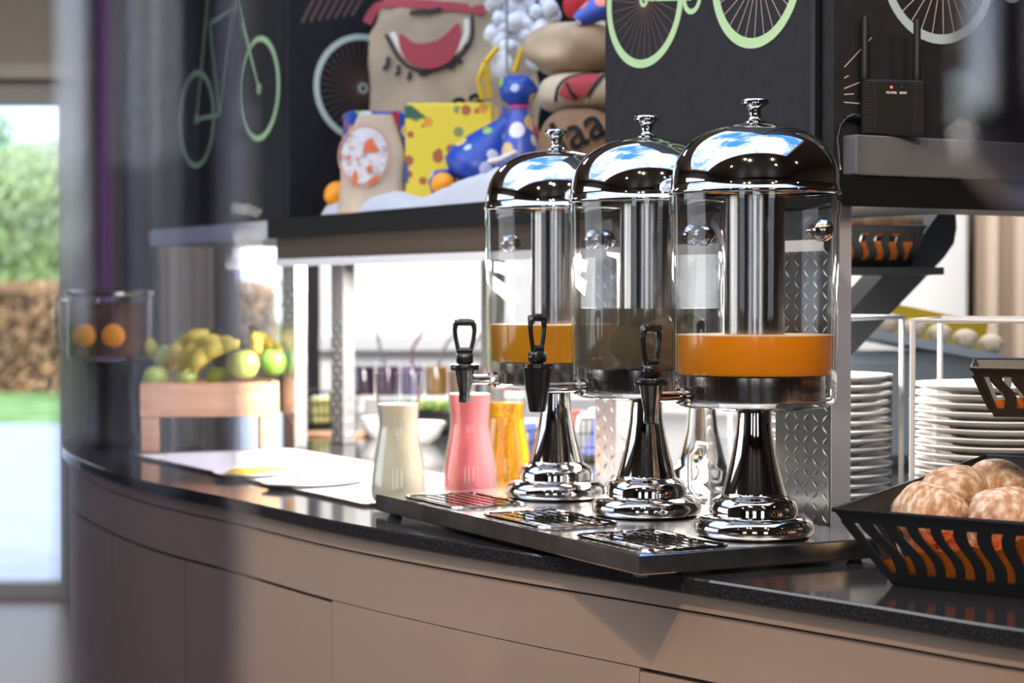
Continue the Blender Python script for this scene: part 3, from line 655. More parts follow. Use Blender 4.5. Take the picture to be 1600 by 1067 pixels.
plates(.492, 3.12, .109, 15, .9005, .0139, 'topmost bluish white plate of the stack beside the gantry post', 'bluish white plate, %s from the top of the stack beside the gantry post', 'white plates in the stack by the post')
def rack(corners, zt, label):
    t = thing('wire_rack', label, 'rack', (0, 0, 0)); c0 = Vector((*corners[0], 0)); t.location = (c0.x, c0.y, .9002)
    P = [Vector((x, y, 0))-c0 for x, y in corners]; h = zt-.9
    b = MB(); b.tube([p+Vector((0, 0, h)) for p in P], .0036, 8, True); b.build('top_ring', whitewire, t)
    b = MB(); b.tube([p+Vector((0, 0, .004)) for p in P], .0036, 8, True); b.build('bottom_ring', whitewire, t)
    for p in P: MB().tube([p+Vector((0, 0, .004)), p+Vector((0, 0, h))], .0042, 8).build('upright', whitewire, t)
rack([(.500, 2.96), (.624, 3.155), (.47, 3.26), (.34, 3.07)], 1.2005, 'white wire plate rack beside the gantry post')
rack([(.556, 2.735), (.845, 2.66), (.90, 2.98), (.652, 3.0)], 1.2005, 'white wire plate rack around the wide plate stack at the right')
# slanted black bracket with a basket of bread on its ledge
br = thing('slanted_bracket', 'big slanted black support arm behind the wire racks', 'bracket', (0, 0, 0)); D = 3.45
ol = [(1472, 325), (1492, 325), (1494, 356), (1490, 380), (1475, 402), (1436, 444), (1390, 492), (1329, 558), (1290, 600), (1250, 600), (1324, 492), (1392, 417), (1433, 378)]
c0 = at(1380, 480, D); P = [at(x, y, D)-c0 for x, y in ol]; br.location = (c0.x, D, c0.z)
b = MB(); k = len(P); b.add([(p.x, 0, p.z) for p in P]+[(p.x-.02, .10, p.z) for p in P], [tuple(range(k)), tuple(range(2*k-1, k-1, -1))]+[(i, k+i, k+(i+1) % k, (i+1) % k) for i in range(k)])
b.build('arm', mat('arm_black', (.02, .022, .027), .5), br)
zl = at(0, 420, D).z; MB().box(-.28, .06, -.21, -.002, zl-c0.z-.012, zl-c0.z).build('ledge', blackmetal, br)
MB().box(-.20, .02, .02, .08, .90-c0.z+.0005, at(0, 590, D).z-c0.z).build('foot', MATS['arm_black'], br)
f3 = at(1312, 420, D-.2); zz = zl+.001
basket('bread_basket', 'small black slotted basket of pale rolls under the shelf', (f3.x-.13, 3.25), .06, .275, .19, zz, .066, .07, .02, 10, 7, grp='black slotted bread baskets')
liner((f3.x-.13, 3.25), .06, .275, .19, zz, .066, .02, 'orange paper napkin in the basket under the shelf', [.7, .6, .7, .65, .6, .62, .6, .6])
pale = mat('pale_roll', (.72, .58, .40), .75, nscale=20, namt=.2)
for k, (x, lab) in enumerate([(1320, 'pale roll partly behind the nearest dispenser, under the shelf'), (1365, 'pale floury roll in the middle of the basket under the shelf'), (1408, 'pale greenish roll at the right end of the basket under the shelf')]):
    p = at(x, 346, 3.36); tag(MB().ball((0, 0, 0), (.036, .04, .026), 20, 12, disp=.08, ds=15, seed=k).build('bread_roll', pale, None, p), lab, 'bread roll')
# yellow-lined bread tray on a grey box
gb = thing('grey_bread_bin', 'tilted grey bin with yellow liner and pale rolls behind the racks', 'bread bin', (.82, 4.0, .9002), R(8))
gm = mat('blue_grey_plastic', (.25, .30, .34), .5); ylw = mat('yellow_liner', (.70, .50, .02), .6)
MB().box(-.20, .16, -.12, .12, 0, .22, bev=.02).build('body', gm, gb)
tl = T(0, 0, .225, ry=R(11)); MB().box(-.20, .18, -.13, .13, 0, .018, tl).build('tray', mat('pale_blue_plastic', (.5, .58, .66), .4), gb)
MB().box(-.17, .16, .05, .06, .018, .085, tl).build('liner', ylw, gb)
for k in range(6):
    p = tl @ Vector((-.14+k*.055, -.05, .038)); q = gb.matrix_basis; p = Matrix.Translation((.82, 4.0, .9002)) @ Matrix.Rotation(R(8), 4, 'Z') @ p
    tag(MB().ball((0, 0, 0), (.024, .045, .02), 14, 8).build('bread_roll', pale, None, p), ['leftmost', 'second from left', 'third from left', 'fourth from left', 'fifth from left', 'rightmost'][k]+' of the small pale rolls in the yellow-lined bin', 'bread roll', 'rolls in the yellow-lined bin')
# ------------------------------------------------------------------ transmitter
Cp = G1+V*.080; rt = thing('wireless_transmitter', 'black two-antenna transmitter box with red light on the ledge', 'transmitter', tuple(Cp-U*.026+V*.004+Vector((0, 0, 1.4566))), GA-R(20))
rw, rh = .046, .077
MB().box(-rw, rw, -.012, .004, 0, rh, bev=.003).build('case', mat('matte_black_case', (.006, .006, .0065), .5, spec=.25), rt)
b = MB()
for s in (-1, 1):
    for i in range(4):
        for j in range(17):
            x = s*(rw-.0045-i*.0043); z = .007+j*.0040; b.lathe([(0, -.0002), (.0013, .0004), (.0013, -.0002)], 6, T(x, -.0121, z, rx=R(90)))
o = b.build('vent_holes', ink, rt); o['kind'] = 'stuff'
for s in (-1, 1): MB().box(s*.0285-.0004, s*.0285+.0004, -.0126, -.0119, .003, rh-.003).build('groove', ink, rt)
MB().ball((-.0045, -.012, rh-.0105), .0017, 12, 8).build('power_light', mat('red_led', (1, .05, .05), .3, emit=(1, .03, .04), es=6), rt)
MB().ball((.0105, -.012, rh-.0105), .0022, 12, 8).build('send_light', ink, rt)
for (x, h_) in ((-rw+.006, .088), (rw-.010, .085)):
    MB().lathe([(0, 0), (.0062, 0), (.0065, .012), (.0052, .016), (.0050, h_*.98), (.0035, h_), (0, h_)], 18, T(x, -.003, rh+.0002)).build('antenna', MATS['matte_black_case'], rt, sharp=50)
def text_mesh(s, size, name, m, parent, M, ext=.0002, project=None):
    cu = bpy.data.curves.new('t', 'FONT'); cu.body = s; cu.size = size; cu.extrude = ext; cu.align_x = 'CENTER'; cu.resolution_u = 3; cu.offset = size*.012
    o = bpy.data.objects.new('t', cu); C.objects.link(o); dg = bpy.context.evaluated_depsgraph_get(); me = bpy.data.meshes.new_from_object(o.evaluated_get(dg))
    bpy.data.objects.remove(o); me.transform(M)
    if project:
        for v in me.vertices: v.co.y = project(v.co.x, v.co.z)
    me.materials.clear(); me.materials.append(m); o = bpy.data.objects.new(name, me); C.objects.link(o); o.parent = parent; return o
wtxt = mat('white_lettering', (.7, .7, .7), .5)
text_mesh('POWER', .0044, 'lettering', wtxt, rt, T(-.0045, -.0125, rh-.0195, rx=R(90))); text_mesh('SEND', .0044, 'lettering', wtxt, rt, T(.0125, -.0125, rh-.0195, rx=R(90)))
cb = MB(); cb.tube([(-rw-.001, -.002, .026), (-rw-.012, -.004, .027), (-rw-.022, -.006, .023)], [.0045, .0042, .003], 10)
cb.tube([(-rw-.020, -.006, .024), (-rw-.030, -.008, .014), (-rw-.036, -.012, -.005), (-rw-.040, -.03, -.03), (-rw-.04, -.036, -.05)], .0017, 8); cb.build('power_cable', blackplastic, rt)
# ------------------------------------------------------------------ gifts and sacks on the shelf
SZ = 1.4006
def superball(a, bb, c, p, disp, ds, seed, seg=44, rings=28):
    b = MB(); vs = [(0, 0, -c)]; fs = []
    def sg(x, e): return math.copysign(abs(x)**e, x)
    e = 2/p
    for k in range(1, rings):
        ph = -math.pi/2+math.pi*k/rings
        for i in range(seg):
            th = 2*math.pi*i/seg; x = a*sg(math.cos(ph), e)*sg(math.cos(th), e); y = bb*sg(math.cos(ph), e)*sg(math.sin(th), e); z = c*sg(math.sin(ph), e)
            q = 1+disp*noise.noise(Vector((x, y, z))*ds+Vector((seed, 0, 0))); vs.append((x*q, y*q, z*(1+(q-1)*.4)))
    vs.append((0, 0, c))
    for i in range(seg):
        j = (i+1) % seg; fs.append((0, 1+j, 1+i))
        for k in range(rings-2): o = 1+k*seg; fs.append((o+i, o+j, o+seg+j, o+seg+i))
        o = 1+(rings-2)*seg; fs.append((o+i, o+j, len(vs)-1))
    b.add(vs, fs, True); return b
def proj(a, bb, c, p, off=.006):
    def f(x, z):
        q = 1-min(.98, abs(x/a)**p)-min(.98, abs(z/c)**p); return -(bb*max(.02, q)**(1/p))-off
    return f
def ribbon(pts, w_, f, closed=False):
    b = MB(); P = spline(pts, 6); vs = []; fs = []
    for i, p in enumerate(P):
        a = P[max(0, i-1)]; c = P[min(len(P)-1, i+1)]; t = (c-a); t = t.normalized() if t.length > 0 else Vector((1, 0)); n_ = Vector((-t.y, t.x)); ww = w_(i/(len(P)-1)) if callable(w_) else w_
        for s in (-1, -.33, .33, 1): q = p+n_*ww/2*s; vs.append((q.x, f(q.x, q.y), q.y))
    for i in range(len(P)-1):
        for s in range(3): fs.append((4*i+s, 4*i+4+s, 4*i+5+s, 4*i+1+s))
    b.add(vs, fs, True); return b
def blob(pts, f):
    P = spline(pts+[pts[0]], 5)[:-1]; c = sum(P, Vector((0, 0)))/len(P); b = MB(); vs = [(c.x, f(c.x, c.y), c.y)]; k = len(P); fs = []
    for r_ in (.34, .67, 1): vs += [((c+(p-c)*r_).x, f(*(c+(p-c)*r_)), (c+(p-c)*r_).y) for p in P]
    for i in range(k):
        j = (i+1) % k; fs.append((0, 1+i, 1+j)); fs += [(1+i, 1+k+i, 1+k+j, 1+j), (1+k+i, 1+2*k+i, 1+2*k+j, 1+k+j)]
    b.add(vs, fs, True); return b
# big printed sack leaning at the back
D = 4.20; S = D/F
def place(px0, px1, py0, py1, D): a = at(px0, py0, D); b_ = at(px1, py1, D); return (a.x+b_.x)/2, (a.z+b_.z)/2, abs(b_.x-a.x)/2, abs(a.z-b_.z)/2
cx, cz, a, c = place(572, 840, -60, 322, D); c = (cz+c-SZ)/2; cz = SZ+c
bs = thing('burlap_sack', 'largest burlap sack with red curved print, standing at the back of the shelf', 'sack', (cx, D+.11, SZ)); f = proj(a, .10, c, 2.9)
sb = superball(a, .10, c, 2.9, .09, 20, 3).build('sack_cloth', burlap, bs, (0, 0, c), sharp=80)
def loc2(px, py): p = at(px, py, D+.0); return (p.x-cx, p.z-SZ-c)
f0 = f
red_pts = [loc2(*q) for q in [(625, 55), (640, 78), (662, 88), (690, 82), (708, 60), (716, 38)]]
o = ribbon(red_pts, lambda t: .008+.048*math.sin(math.pi*min(1, t*1.02)), lambda x, z: f0(x, z)-.003).build('red_print', redink, sb)
o = ribbon([loc2(*q) for q in [(612, 50), (632, 84), (660, 103), (698, 92), (726, 62), (729, 30)]], .012, lambda x, z: f0(x, z)-.002).build('cream_print', whiteink, sb)
o = ribbon([loc2(*q) for q in [(602, 52), (626, 94), (660, 112), (704, 100), (736, 66), (738, 24)]], .007, f0).build('black_print', ink, sb)
for k, (x, y, x2, y2) in enumerate([(606, 88, 598, 108), (622, 102, 618, 118), (700, 106, 712, 96), (708, 88, 722, 100), (718, 68, 732, 74), (640, 112, 636, 124), (655, 116, 672, 110), (640, 20, 690, 14)]):
    ribbon([loc2(x, y), loc2((x+x2)/2+3, (y+y2)/2+2), loc2(x2, y2)], .009, f0).build('black_print', ink, sb)
ribbon([loc2(*q) for q in [(570, 30), (580, 12), (600, 2), (680, 8), (760, 16)]], .02, f0).build('red_print', redink, sb)
text_mesh('aa', .085, 'lettering', ink, sb, T(loc2(737, 178)[0], 0, loc2(737, 178)[1], rx=R(90)) @ Matrix.Rotation(R(14), 4, 'Z'), project=lambda x, z: f0(x, z)-.004)
# brown sack with lettering, right
D = 3.62; cx, cz, a, c = place(838, 975, 163, 312, D); c = (cz+c-SZ)/2+.0; cz = SZ+c
b2 = thing('burlap_sack', 'dark brown burlap sack with black lettering behind the furthest dome', 'sack', (cx, D+.08, SZ)); f1 = proj(a, .08, c, 2.4)
s2 = superball(a, .08, c, 2.4, .05, 14, 5).build('sack_cloth', burlapdark, b2, (0, 0, c), sharp=80)
p = at(915, 226, D); text_mesh('laa', .092, 'lettering', ink, s2, T(p.x-cx, 0, p.z-cz, rx=R(90)) @ Matrix.Rotation(R(26), 4, 'Z'), project=lambda x, z: f1(x, z)-.004)
# printed sack lying on it, then the tan folded sack on top
D = 3.66; cx, cz, a, c = place(842, 985, 108, 172, D)
b3 = thing('burlap_sack', 'cream sack with red and black print lying between two brown sacks', 'sack', (cx, D+.10, cz-c+.001)); f2 = proj(a, .10, c, 2.8)
s3 = superball(a, .10, c, 2.8, .04, 14, 8).build('sack_cloth', mat('cream_burlap', (.66, .56, .42), .85, bump=.9, bscale=420), b3, (0, 0, c), sharp=80)
def l3(px, py): p = at(px, py, D); return (p.x-cx, p.z-cz)
blob([l3(*q) for q in [(872, 150), (884, 128), (910, 118), (936, 116), (928, 132), (916, 150), (896, 160)]], lambda x, z: f2(x, z)-.002).build('red_print', redink, s3)
ribbon([l3(*q) for q in [(868, 160), (872, 138), (890, 122), (938, 113)]], .006, f2).build('black_print', ink, s3)
ribbon([l3(*q) for q in [(884, 132), (894, 150), (902, 156)]], .006, lambda x, z: f2(x, z)-.004).build('black_print', ink, s3)
ribbon([l3(*q) for q in [(945, 116), (928, 136), (918, 152)]], .006, lambda x, z: f2(x, z)-.004).build('black_print', ink, s3)
D = 3.66; cx, cz, a, c = place(826, 1000, 24, 112, D)
b4 = thing('burlap_sack', 'tan folded burlap sack on top of the pile at the right', 'sack', (cx, D+.11, cz-c+.001))
superball(a, .11, c, 2.3, .22, 16, 11).build('sack_cloth', burlap, b4, (0, 0, c), sharp=80)
gr_ = at(925, 20, 3.7); o = MB(); o.tube([at(900, 34, 3.66)-gr_, at(925, 20, 3.66)-gr_, at(975, -2, 3.66)-gr_], [.012, .022, .024], 14); tag(o.build('wrapped_gift_roll', bluewrap2, None, gr_), 'pale blue wrapped roll lying on the tan sack, top right', 'gift')
o = at(905, 10, 3.78); t = MB().ball((0, 0, 0), (.03, .03, .028), 14, 9, disp=.3, ds=20).build('red_bag', redcloth, None, o); tag(t, 'small red cloth bundle above the tan sack', 'bag')
# curly white fleece bundle over red cloth with gold braid
D = 3.97; cx, cz, a, c = place(752, 872, -30, 92, D)
wb = thing('woolly_bundle', 'curly white wool bundle over red cloth between the sacks', 'decoration', (cx, D, SZ))
b = MB(); r = random.Random(3)
for k in range(60):
    an = r.uniform(0, 6.28); rr_ = math.sqrt(r.random()); b.ball((a*.85*rr_*math.cos(an), r.uniform(-.03, .0), cz-SZ+c*.85*rr_*math.sin(an)), r.uniform(.010, .02), 8, 6, disp=.25, ds=30, seed=k)
b.build('wool', wooly, wb, sharp=80)
superball(.05, .03, .10, 2.3, .1, 20, 2).build('red_cloth', redcloth, wb, (.0, .03, .10), sharp=80)
b = MB(); b.ball((-.035, -.035, at(0, 108, D).z-SZ), (.022, .015, .03), 12, 8, disp=.2, ds=30); b.ball((.03, -.035, at(0, 100, D).z-SZ), (.018, .015, .022), 12, 8, disp=.2, ds=30); b.build('wool_cuff', wooly, wb)
def lw_(px, py, dy=-.05): p = at(px, py, D); return (p.x-cx, dy, p.z-SZ)
for pts in ([(778, 80), (758, 105), (748, 130), (755, 160)], [(825, 70), (812, 92), (804, 118)], [(758, 100), (762, 130), (766, 158)]): MB().tube([lw_(*q) for q in pts], .006, 8).build('gold_braid', gold, wb)
tag(MB().tube([(0, 0, 0), (0, 0, .55)], .0028, 8).build('thin_rod', mat('clear_rod', (.3, .33, .36), .3), None, (at(792, 0, 3.9).x, 3.90, SZ)), 'thin upright grey rod in front of the white wool', 'rod')
# gifts
D = 4.12; cx, cz, a, c = place(540, 640, 178, 325, D)
gbx = thing('gift_box', 'blue patterned gift box behind the small printed sack', 'gift', (cx, D, SZ), R(12)); MB().box(-a, a, -.05, .05, 0, at(0, 178, D).z-SZ, bev=.003).build('box', bluewrap, gbx)
MB().box(a*.35, a*.55, -.052, .052, .002, at(0, 178, D).z-SZ+.001).build('ribbon', redcloth, gbx)
D = 4.02; cx, cz, a, c = place(640, 775, 166, 320, D); hh = at(0, 166, D).z-SZ
yb = thing('gift_box', 'yellow patterned gift box with a green corner in the middle of the shelf', 'gift', (cx, D, SZ), R(-6)); MB().box(-a, a, -.06, .06, 0, hh, bev=.003).build('box', yellowwrap, yb)
b = MB(); b.add([(-a-.001, -.0612, hh-.03), (-a+.045, -.0612, hh-.03), (-a+.012, -.0612, hh-.004), (-a-.001, -.0612, hh-.004)], [(0, 1, 2, 3)]); b.build('corner_patch', darkgreen, yb)
MB().box(-a-.0012, -a+.006, -.0615, .03, .06, .10).build('side_patch', mat('blue_paper', (.03, .10, .35), .5), yb)
# cone and pouch
D = 3.92
def lathe_path(name, prof, m, parent, M=None, sharp=80, seg=28, wob=.12, seed=0):
    b = MB(); b.lathe(prof, seg); b.v = [(x*(1+wob*noise.noise(Vector((x, y, z))*25+Vector((seed, 0, 0)))), y*(1+wob*noise.noise(Vector((x, y, z))*25+Vector((seed, 3, 0)))), z) for x, y, z in b.v]
    if M: b.v = [tuple(M @ Vector(p)) for p in b.v]
    return b.build(name, m, parent, sharp=sharp)
pc0 = at(738, 275, D); cn = thing('wrapped_cone', 'blue wrapped cone gift leaning in front of the yellow box', 'gift', (pc0.x, D-.02, SZ+.03))
lathe_path('cone', [(0, -.012), (.045, -.008), (.068, .01), (.066, .035), (.045, .085), (.022, .13), (.02, .145), (.03, .158), (0, .156)], bluewrap, cn, T(-.005, 0, .03, ry=R(34)), seed=1)
lathe_path('crumpled_top', [(0, 0), (.022, .004), (.028, .03), (.018, .05), (0, .052)], bluewrap, cn, T(-.055, -.01, .0, ry=R(-6)), seed=4)
p0 = at(812, 245, 3.80); pu = thing('gift_pouch', 'blue tied gift pouch with ruffled top left of the furthest dome', 'gift', (p0.x, 3.82, SZ))
zt = at(0, 116, 3.80).z-SZ
lathe_path('pouch', [(0, 0), (.035, .0), (.042, .02), (.040, .09), (.034, .13), (.020, zt-.075), (.014, zt-.06)], bluewrap2, pu, seed=2)
lathe_path('ruffle', [(.013, zt-.062), (.03, zt-.05), (.037, zt-.03), (.030, zt-.008), (.015, zt-.002), (0, zt-.01)], bluewrap, pu, seed=7, wob=.5)
MB().tube([(.0165*math.cos(k*.5236), .0165*math.sin(k*.5236), zt-.063) for k in range(12)], .0035, 6, True).build('tie', mat('pink_ribbon', (.75, .1, .25), .5), pu)
# small printed sack
D = 4.0; cx, cz, a, c = place(528, 634, 178, 326, D); H = at(0, 180, D).z-SZ
ss = thing('printed_sack', 'small light burlap sack with a round red and white print, left on the shelf', 'sack', (cx, D, SZ), R(-4))
b = MB(); P = []; rings = 16; seg = 36; vs = []; fs = []
for k in range(rings+1):
    u = k/rings; wx = a*(1-.10*u-.52*max(0, u-.55)**1.3*2.2); wy = .045*(1-.7*u); ox = .008*u
    for i in range(seg):
        an = 2*math.pi*i/seg; q = 1+.05*noise.noise(Vector((math.cos(an)*2, math.sin(an)*2, u*5))); ex = .7
        x = wx*math.copysign(abs(math.cos(an))**ex, math.cos(an))*q; y = wy*math.copysign(abs(math.sin(an))**ex, math.sin(an))*q; vs.append((x+ox, y, H*u))
for k in range(rings):
    for i in range(seg): j = (i+1) % seg; fs.append((k*seg+i, k*seg+j, k*seg+seg+j, k*seg+seg+i))
fs += [tuple(range(seg-1, -1, -1)), tuple(range(rings*seg, rings*seg+seg))]; b.add(vs, fs, True)
sc_ = b.build('sack_cloth', mat('light_burlap', (.58, .47, .35), .85, nscale=9, namt=.12, bump=.9, bscale=420), ss, sharp=70)
def fs_(x, z): return -.045*(1-.7*z/H)*1.03-.003
def ls(px, py): p = at(px, py, D-.04); return (p.x-cx, p.z-SZ)
pr = mat('white_print', (.6, .58, .58), .7); ramp(pr, '', [(.38, (.42, .30, .28)), (.5, (.60, .58, .58)), (.7, (.66, .66, .68))], 60, 'noise')
cc = ls(571, 243); ra = .052
o = blob([(cc[0]+ra*.92*math.cos(k*.6283), cc[1]+ra*1.1*math.sin(k*.6283)) for k in range(10)], fs_).build('round_print', pr, sc_)
rg = MB(); P = [(cc[0]+ra*1.0*math.cos(k*.2618), cc[1]+ra*1.18*math.sin(k*.2618)) for k in range(25)]
ribbon(P, .003, lambda x, z: fs_(x, z)-.001).build('ring_print', mat('pinkish_print', (.62, .32, .26), .7), sc_)
for pts in ([(568, 238), (572, 222), (582, 216), (588, 226), (594, 236), (580, 238)], [(552, 276), (558, 266), (562, 280), (556, 290)], [(572, 288), (586, 276), (594, 272), (590, 286)], [(545, 243), (549, 243), (549, 248), (545, 248)], [(558, 246), (561, 246), (561, 250), (558, 250)], [(574, 262), (580, 258), (584, 264), (578, 270)]):
    blob([ls(*q) for q in pts], lambda x, z: fs_(x, z)-.002).build('rust_print', rust, sc_)
# white cloth draped along the front of the shelf
wc = MB(); N, Mn = 60, 8; vs = []; fs = []; x0, x1 = 500, 790
prof = [(500, 312), (530, 322), (560, 308), (600, 300), (640, 312), (670, 298), (700, 280), (740, 268), (770, 262), (800, 262)]
def hgt(px):
    for (a_, b_), (c_, d_) in zip(prof, prof[1:]):
        if a_ <= px <= c_: return b_+(d_-b_)*(px-a_)/(c_-a_)
    return 300
for i in range(N+1):
    px = x0+(x1-x0)*i/N; tt = 1.62-(px-500)/290*.78; base = G1+U*tt; yD = base.y; zt_ = CAMZ+(HOR-hgt(px))/F*yD
    zt_ = max(zt_, SZ+.012)
    for j in range(Mn+1):
        v = j/Mn; an = math.pi*v; q = base+V*(-.028+.10*v); zz_ = SZ+.001+(zt_-SZ)*max(0, math.sin(an))**.6*(1+.25*noise.noise(Vector((i*.25, j*.5, 0))))
        vs.append((q.x, q.y, zz_))
for i in range(N):
    for j in range(Mn): o = i*(Mn+1)+j; fs.append((o, o+1, o+Mn+2, o+Mn+1))
for i in range(N): o = i*(Mn+1); fs.append((o, o+Mn+1, o+2*Mn+1, o+Mn))
wc.add(vs, fs, True); tag(wc.build('white_fleece_cloth', fleece, sharp=85), 'crumpled white fleece cloth along the front of the gift shelf', 'cloth')
def orangefruit(px, py, D, r, lab): 
    p = at(px, py, D); p.z = max(p.z, SZ+r*.98); t = MB().ball((0, 0, 0), (r, r, r*.95), 24, 16).build('mandarin', peel, None, p); MB().lathe([(0, .002), (.003, .0), (0, -.001)], 8, T(0, 0, r*.95)).build('stalk_mark', stemb, t); tag(t, lab, 'fruit')
orangefruit(529, 305, 4.12, .030, 'whole mandarin left of the small printed sack'); orangefruit(692, 288, 3.86, .024, 'mandarin lying against the yellow gift box')
tag(MB().tube([at(762, 254, 3.70)-at(780, 250, 3.70), Vector((0, 0, 0)), at(806, 238, 3.72)-at(780, 250, 3.70)], .0055, 8).build('candy_stick', mat('candy_white', (.82, .78, .76), .3), None, at(780, 250, 3.70)), 'white candy stick in front of the blue pouch', 'sweet')
tag(superball(.028, .02, .028, 2.6, .1, 20, 1).build('red_parcel', wrap('red_wrapping', (.5, .03, .03), [(.8, .7, .3), (.5, .03, .03), (.8, .8, .8)], 60), None, (at(775, 268, 3.72).x, 3.74, SZ+.03)), 'small red parcel under the candy stick', 'gift')
# ------------------------------------------------------------------ fruit stand
fc = Vector((-.662, 4.31, .9002)); CA = R(9); fs0 = thing('fruit_crate', 'light wooden crate on legs holding green and yellow fruit', 'crate', fc, CA)
hx, hy = .147, .10; z0, z1 = .074, .146
MB().box(-hx, hx, -hy, -hy+.014, z0, z1, bev=.0015).build('front_board', wood, fs0); MB().box(-hx, hx, hy-.014, hy, z0, z1).build('back_board', wood, fs0)
for s in (-1, 1): MB().box(*(sorted((s*hx, s*(hx-.014)))), -hy+.0142, hy-.0142, z0, z1).build('side_board', wood, fs0)
MB().box(-hx+.0142, hx-.0142, -hy+.0142, hy-.0142, z0+.003, z0+.012).build('bottom_board', wood, fs0)
for sx1 in (-1, 1):
    for sy in (-1, 1): xa = sorted((sx1*(hx-.002), sx1*(hx-.040))); ya = sorted((sy*(hy-.002), sy*(hy-.035))); MB().box(xa[0], xa[1], ya[0], ya[1], 0, z0-.0003, bev=.0015).build('leg', wood, fs0)
def fr(lx, ly, z): return Matrix.Translation(fc) @ Matrix.Rotation(GA, 4, 'Z') @ Vector((lx, ly, z))
def applef(px, py, D, r, m, lab):
    p = at(px, py, D); t = MB().lathe([(0, -.8*r), (.3*r, -.9*r), (.75*r, -.65*r), (r, 0), (.9*r, .5*r), (.5*r, .85*r), (.15*r, .8*r), (0, .68*r)], 28).build('apple', m, None, p, sharp=80)
    MB().tube([(0, 0, .68*r), (.002, 0, 1.05*r)], .0015, 6).build('stalk', stemb, t); tag(t, lab, 'fruit')
applef(379, 570, 4.26, .036, apple, 'bright green apple resting high at the right of the crate'); applef(428, 566, 4.33, .032, darkapple, 'darker green apple at the right end, half behind the post')
applef(341, 590, 4.30, .028, apple, 'small green apple low in front of the bananas'); applef(290, 592, 4.30, .028, apple, 'pale green apple low in the middle of the crate')
applef(243, 591, 4.25, .029, apple, 'green apple low at the left end of the crate'); applef(262, 560, 4.36, .034, apple, 'green apple at the top left of the fruit pile'); applef(225, 545, 4.42, .03, mat('yellow_pear', (.62, .60, .08), .4), 'yellow-green apple behind at the far left')
def bananaf(pts, D, lab, r=.018):
    P = [at(x, y, D) for x, y in pts]; c0 = P[0]; Q = spline([(p.x-c0.x, p.z-c0.z) for p in P], 5); n_ = len(Q)
    t = MB().tube([(q.x, .006*math.sin(i), q.y) for i, q in enumerate(Q)], [r*min(1, .35+3.2*min(i, n_-1-i)/n_) for i in range(n_)], 8).build('banana', banana, None, c0, sharp=80)
    e = Q[-1]; d = (Q[-1]-Q[-3]).normalized(); MB().tube([(e.x, 0, e.y), (e.x+d.x*.022, 0, e.y+d.y*.022)], [r*.4, r*.33], 8).build('tip', bananatip, t); tag(t, lab, 'fruit')
bananaf([(302, 582), (310, 560), (330, 546), (352, 538), (372, 538)], 4.22, 'front banana curving up towards the bright apple', .020)
bananaf([(280, 578), (296, 552), (318, 538), (345, 528)], 4.27, 'banana behind the front banana, dark tip upwards'); bananaf([(258, 582), (272, 552), (296, 530), (330, 520)], 4.33, 'rearmost banana rising at the middle of the crate')
bananaf([(400, 560), (402, 542), (400, 530), (396, 522)], 4.37, 'short banana with dark tip between the two apples at the right', .014); bananaf([(438, 548), (425, 540), (412, 530), (402, 520)], 4.4, 'banana lying behind the darker green apple', .014)
tag(MB().lathe([(0, 0), (.03, 0), (.032, .004), (.032, .07), (.030, .07), (.030, .006), (0, .006)], 24).build('glass_jar', glass, None, (at(293, 0, 4.36).x, 4.36, .9002)), 'clear glass jar under the fruit crate', 'jar')
# infusion pitcher
ip = thing('iced_tea_dispenser', 'round glass dispenser of brown iced tea with orange slices at the far left', 'dispenser', ((172-800)/F*4.42, 4.42, .9002))
MB().lathe([(0, 0), (.062, 0), (.065, .01), (.055, .03), (.05, .12), (.06, .185), (0, .186)], 36).build('stand', mat('dark_stand', (.03, .025, .02), .4), ip, sharp=50)
MB().lathe([(0, .187), (.085, .187), (.092, .195), (.092, .33), (.089, .33), (.089, .198), (0, .196)], 44).build('bowl', glass, ip, sharp=50)
MB().lathe([(0, .199), (.087, .199), (.0882, .205), (.0882, .318), (0, .318)], 40).build('tea', mat('iced_tea', (.20, .07, .02), .05, trans=.5, ior=1.33), ip, sharp=50)
MB().lathe([(0, .331), (.094, .331), (.097, .335), (.097, .343), (.06, .35), (0, .352)], 40).build('lid', chrome, ip, sharp=50)
for (x, y) in ((-.038, -.085), (.025, -.09)): MB().ball((x, y, .245), (.026, .008, .026), 18, 10).build('orange_slice', peel, ip)
MB().tube([(-.09, 0, .33), (-.115, 0, .33), (-.12, 0, .30), (-.118, 0, .23), (-.09, 0, .215)], .008, 10).build('handle', glass, ip)
# ------------------------------------------------------------------ food beyond the gantry
def wirebasket(cx, cy, z, w_, d_, h_, label, fill):
    t = thing('wire_basket', label, 'basket', (cx, cy, z), GA); b = MB()
    for k in range(4): zz = .002+h_*k/3; s = .85+.15*k/3; b.tube([(-w_/2*s, -d_/2*s, zz), (w_/2*s, -d_/2*s, zz), (w_/2*s, d_/2*s, zz), (-w_/2*s, d_/2*s, zz)], .0015, 5, True)
    for k in range(9):
        u = -1+2*k/8
        for s in (-1, 1): b.tube([(u*w_/2*.85, s*d_/2*.85, .002), (u*w_/2, s*d_/2, h_)], .0012, 5); b.tube([(s*w_/2*.85, u*d_/2*.85, .002), (s*w_/2, u*d_/2, h_)], .0012, 5)
    o = b.build('wire_mesh', blackmetal, t); o['kind'] = 'stuff'; MB().box(-w_*.42, w_*.42, -d_*.42, d_*.42, .0005, .003).build('base', blackmetal, t)
    k = 0
    for (lx, ly, lz, rx_, rz_, m, lb, sz) in fill:
        p = Matrix.Translation((cx, cy, z)) @ Matrix.Rotation(GA, 4, 'Z') @ Vector((lx, ly, lz)); o = MB().box(-sz[0], sz[0], -sz[1], sz[1], -sz[2], sz[2], bev=min(sz)*.3).build('food_packet', m, None, p); o.rotation_euler = (rx_, 0, GA+rz_); tag(o, lb, 'packet'); k += 1
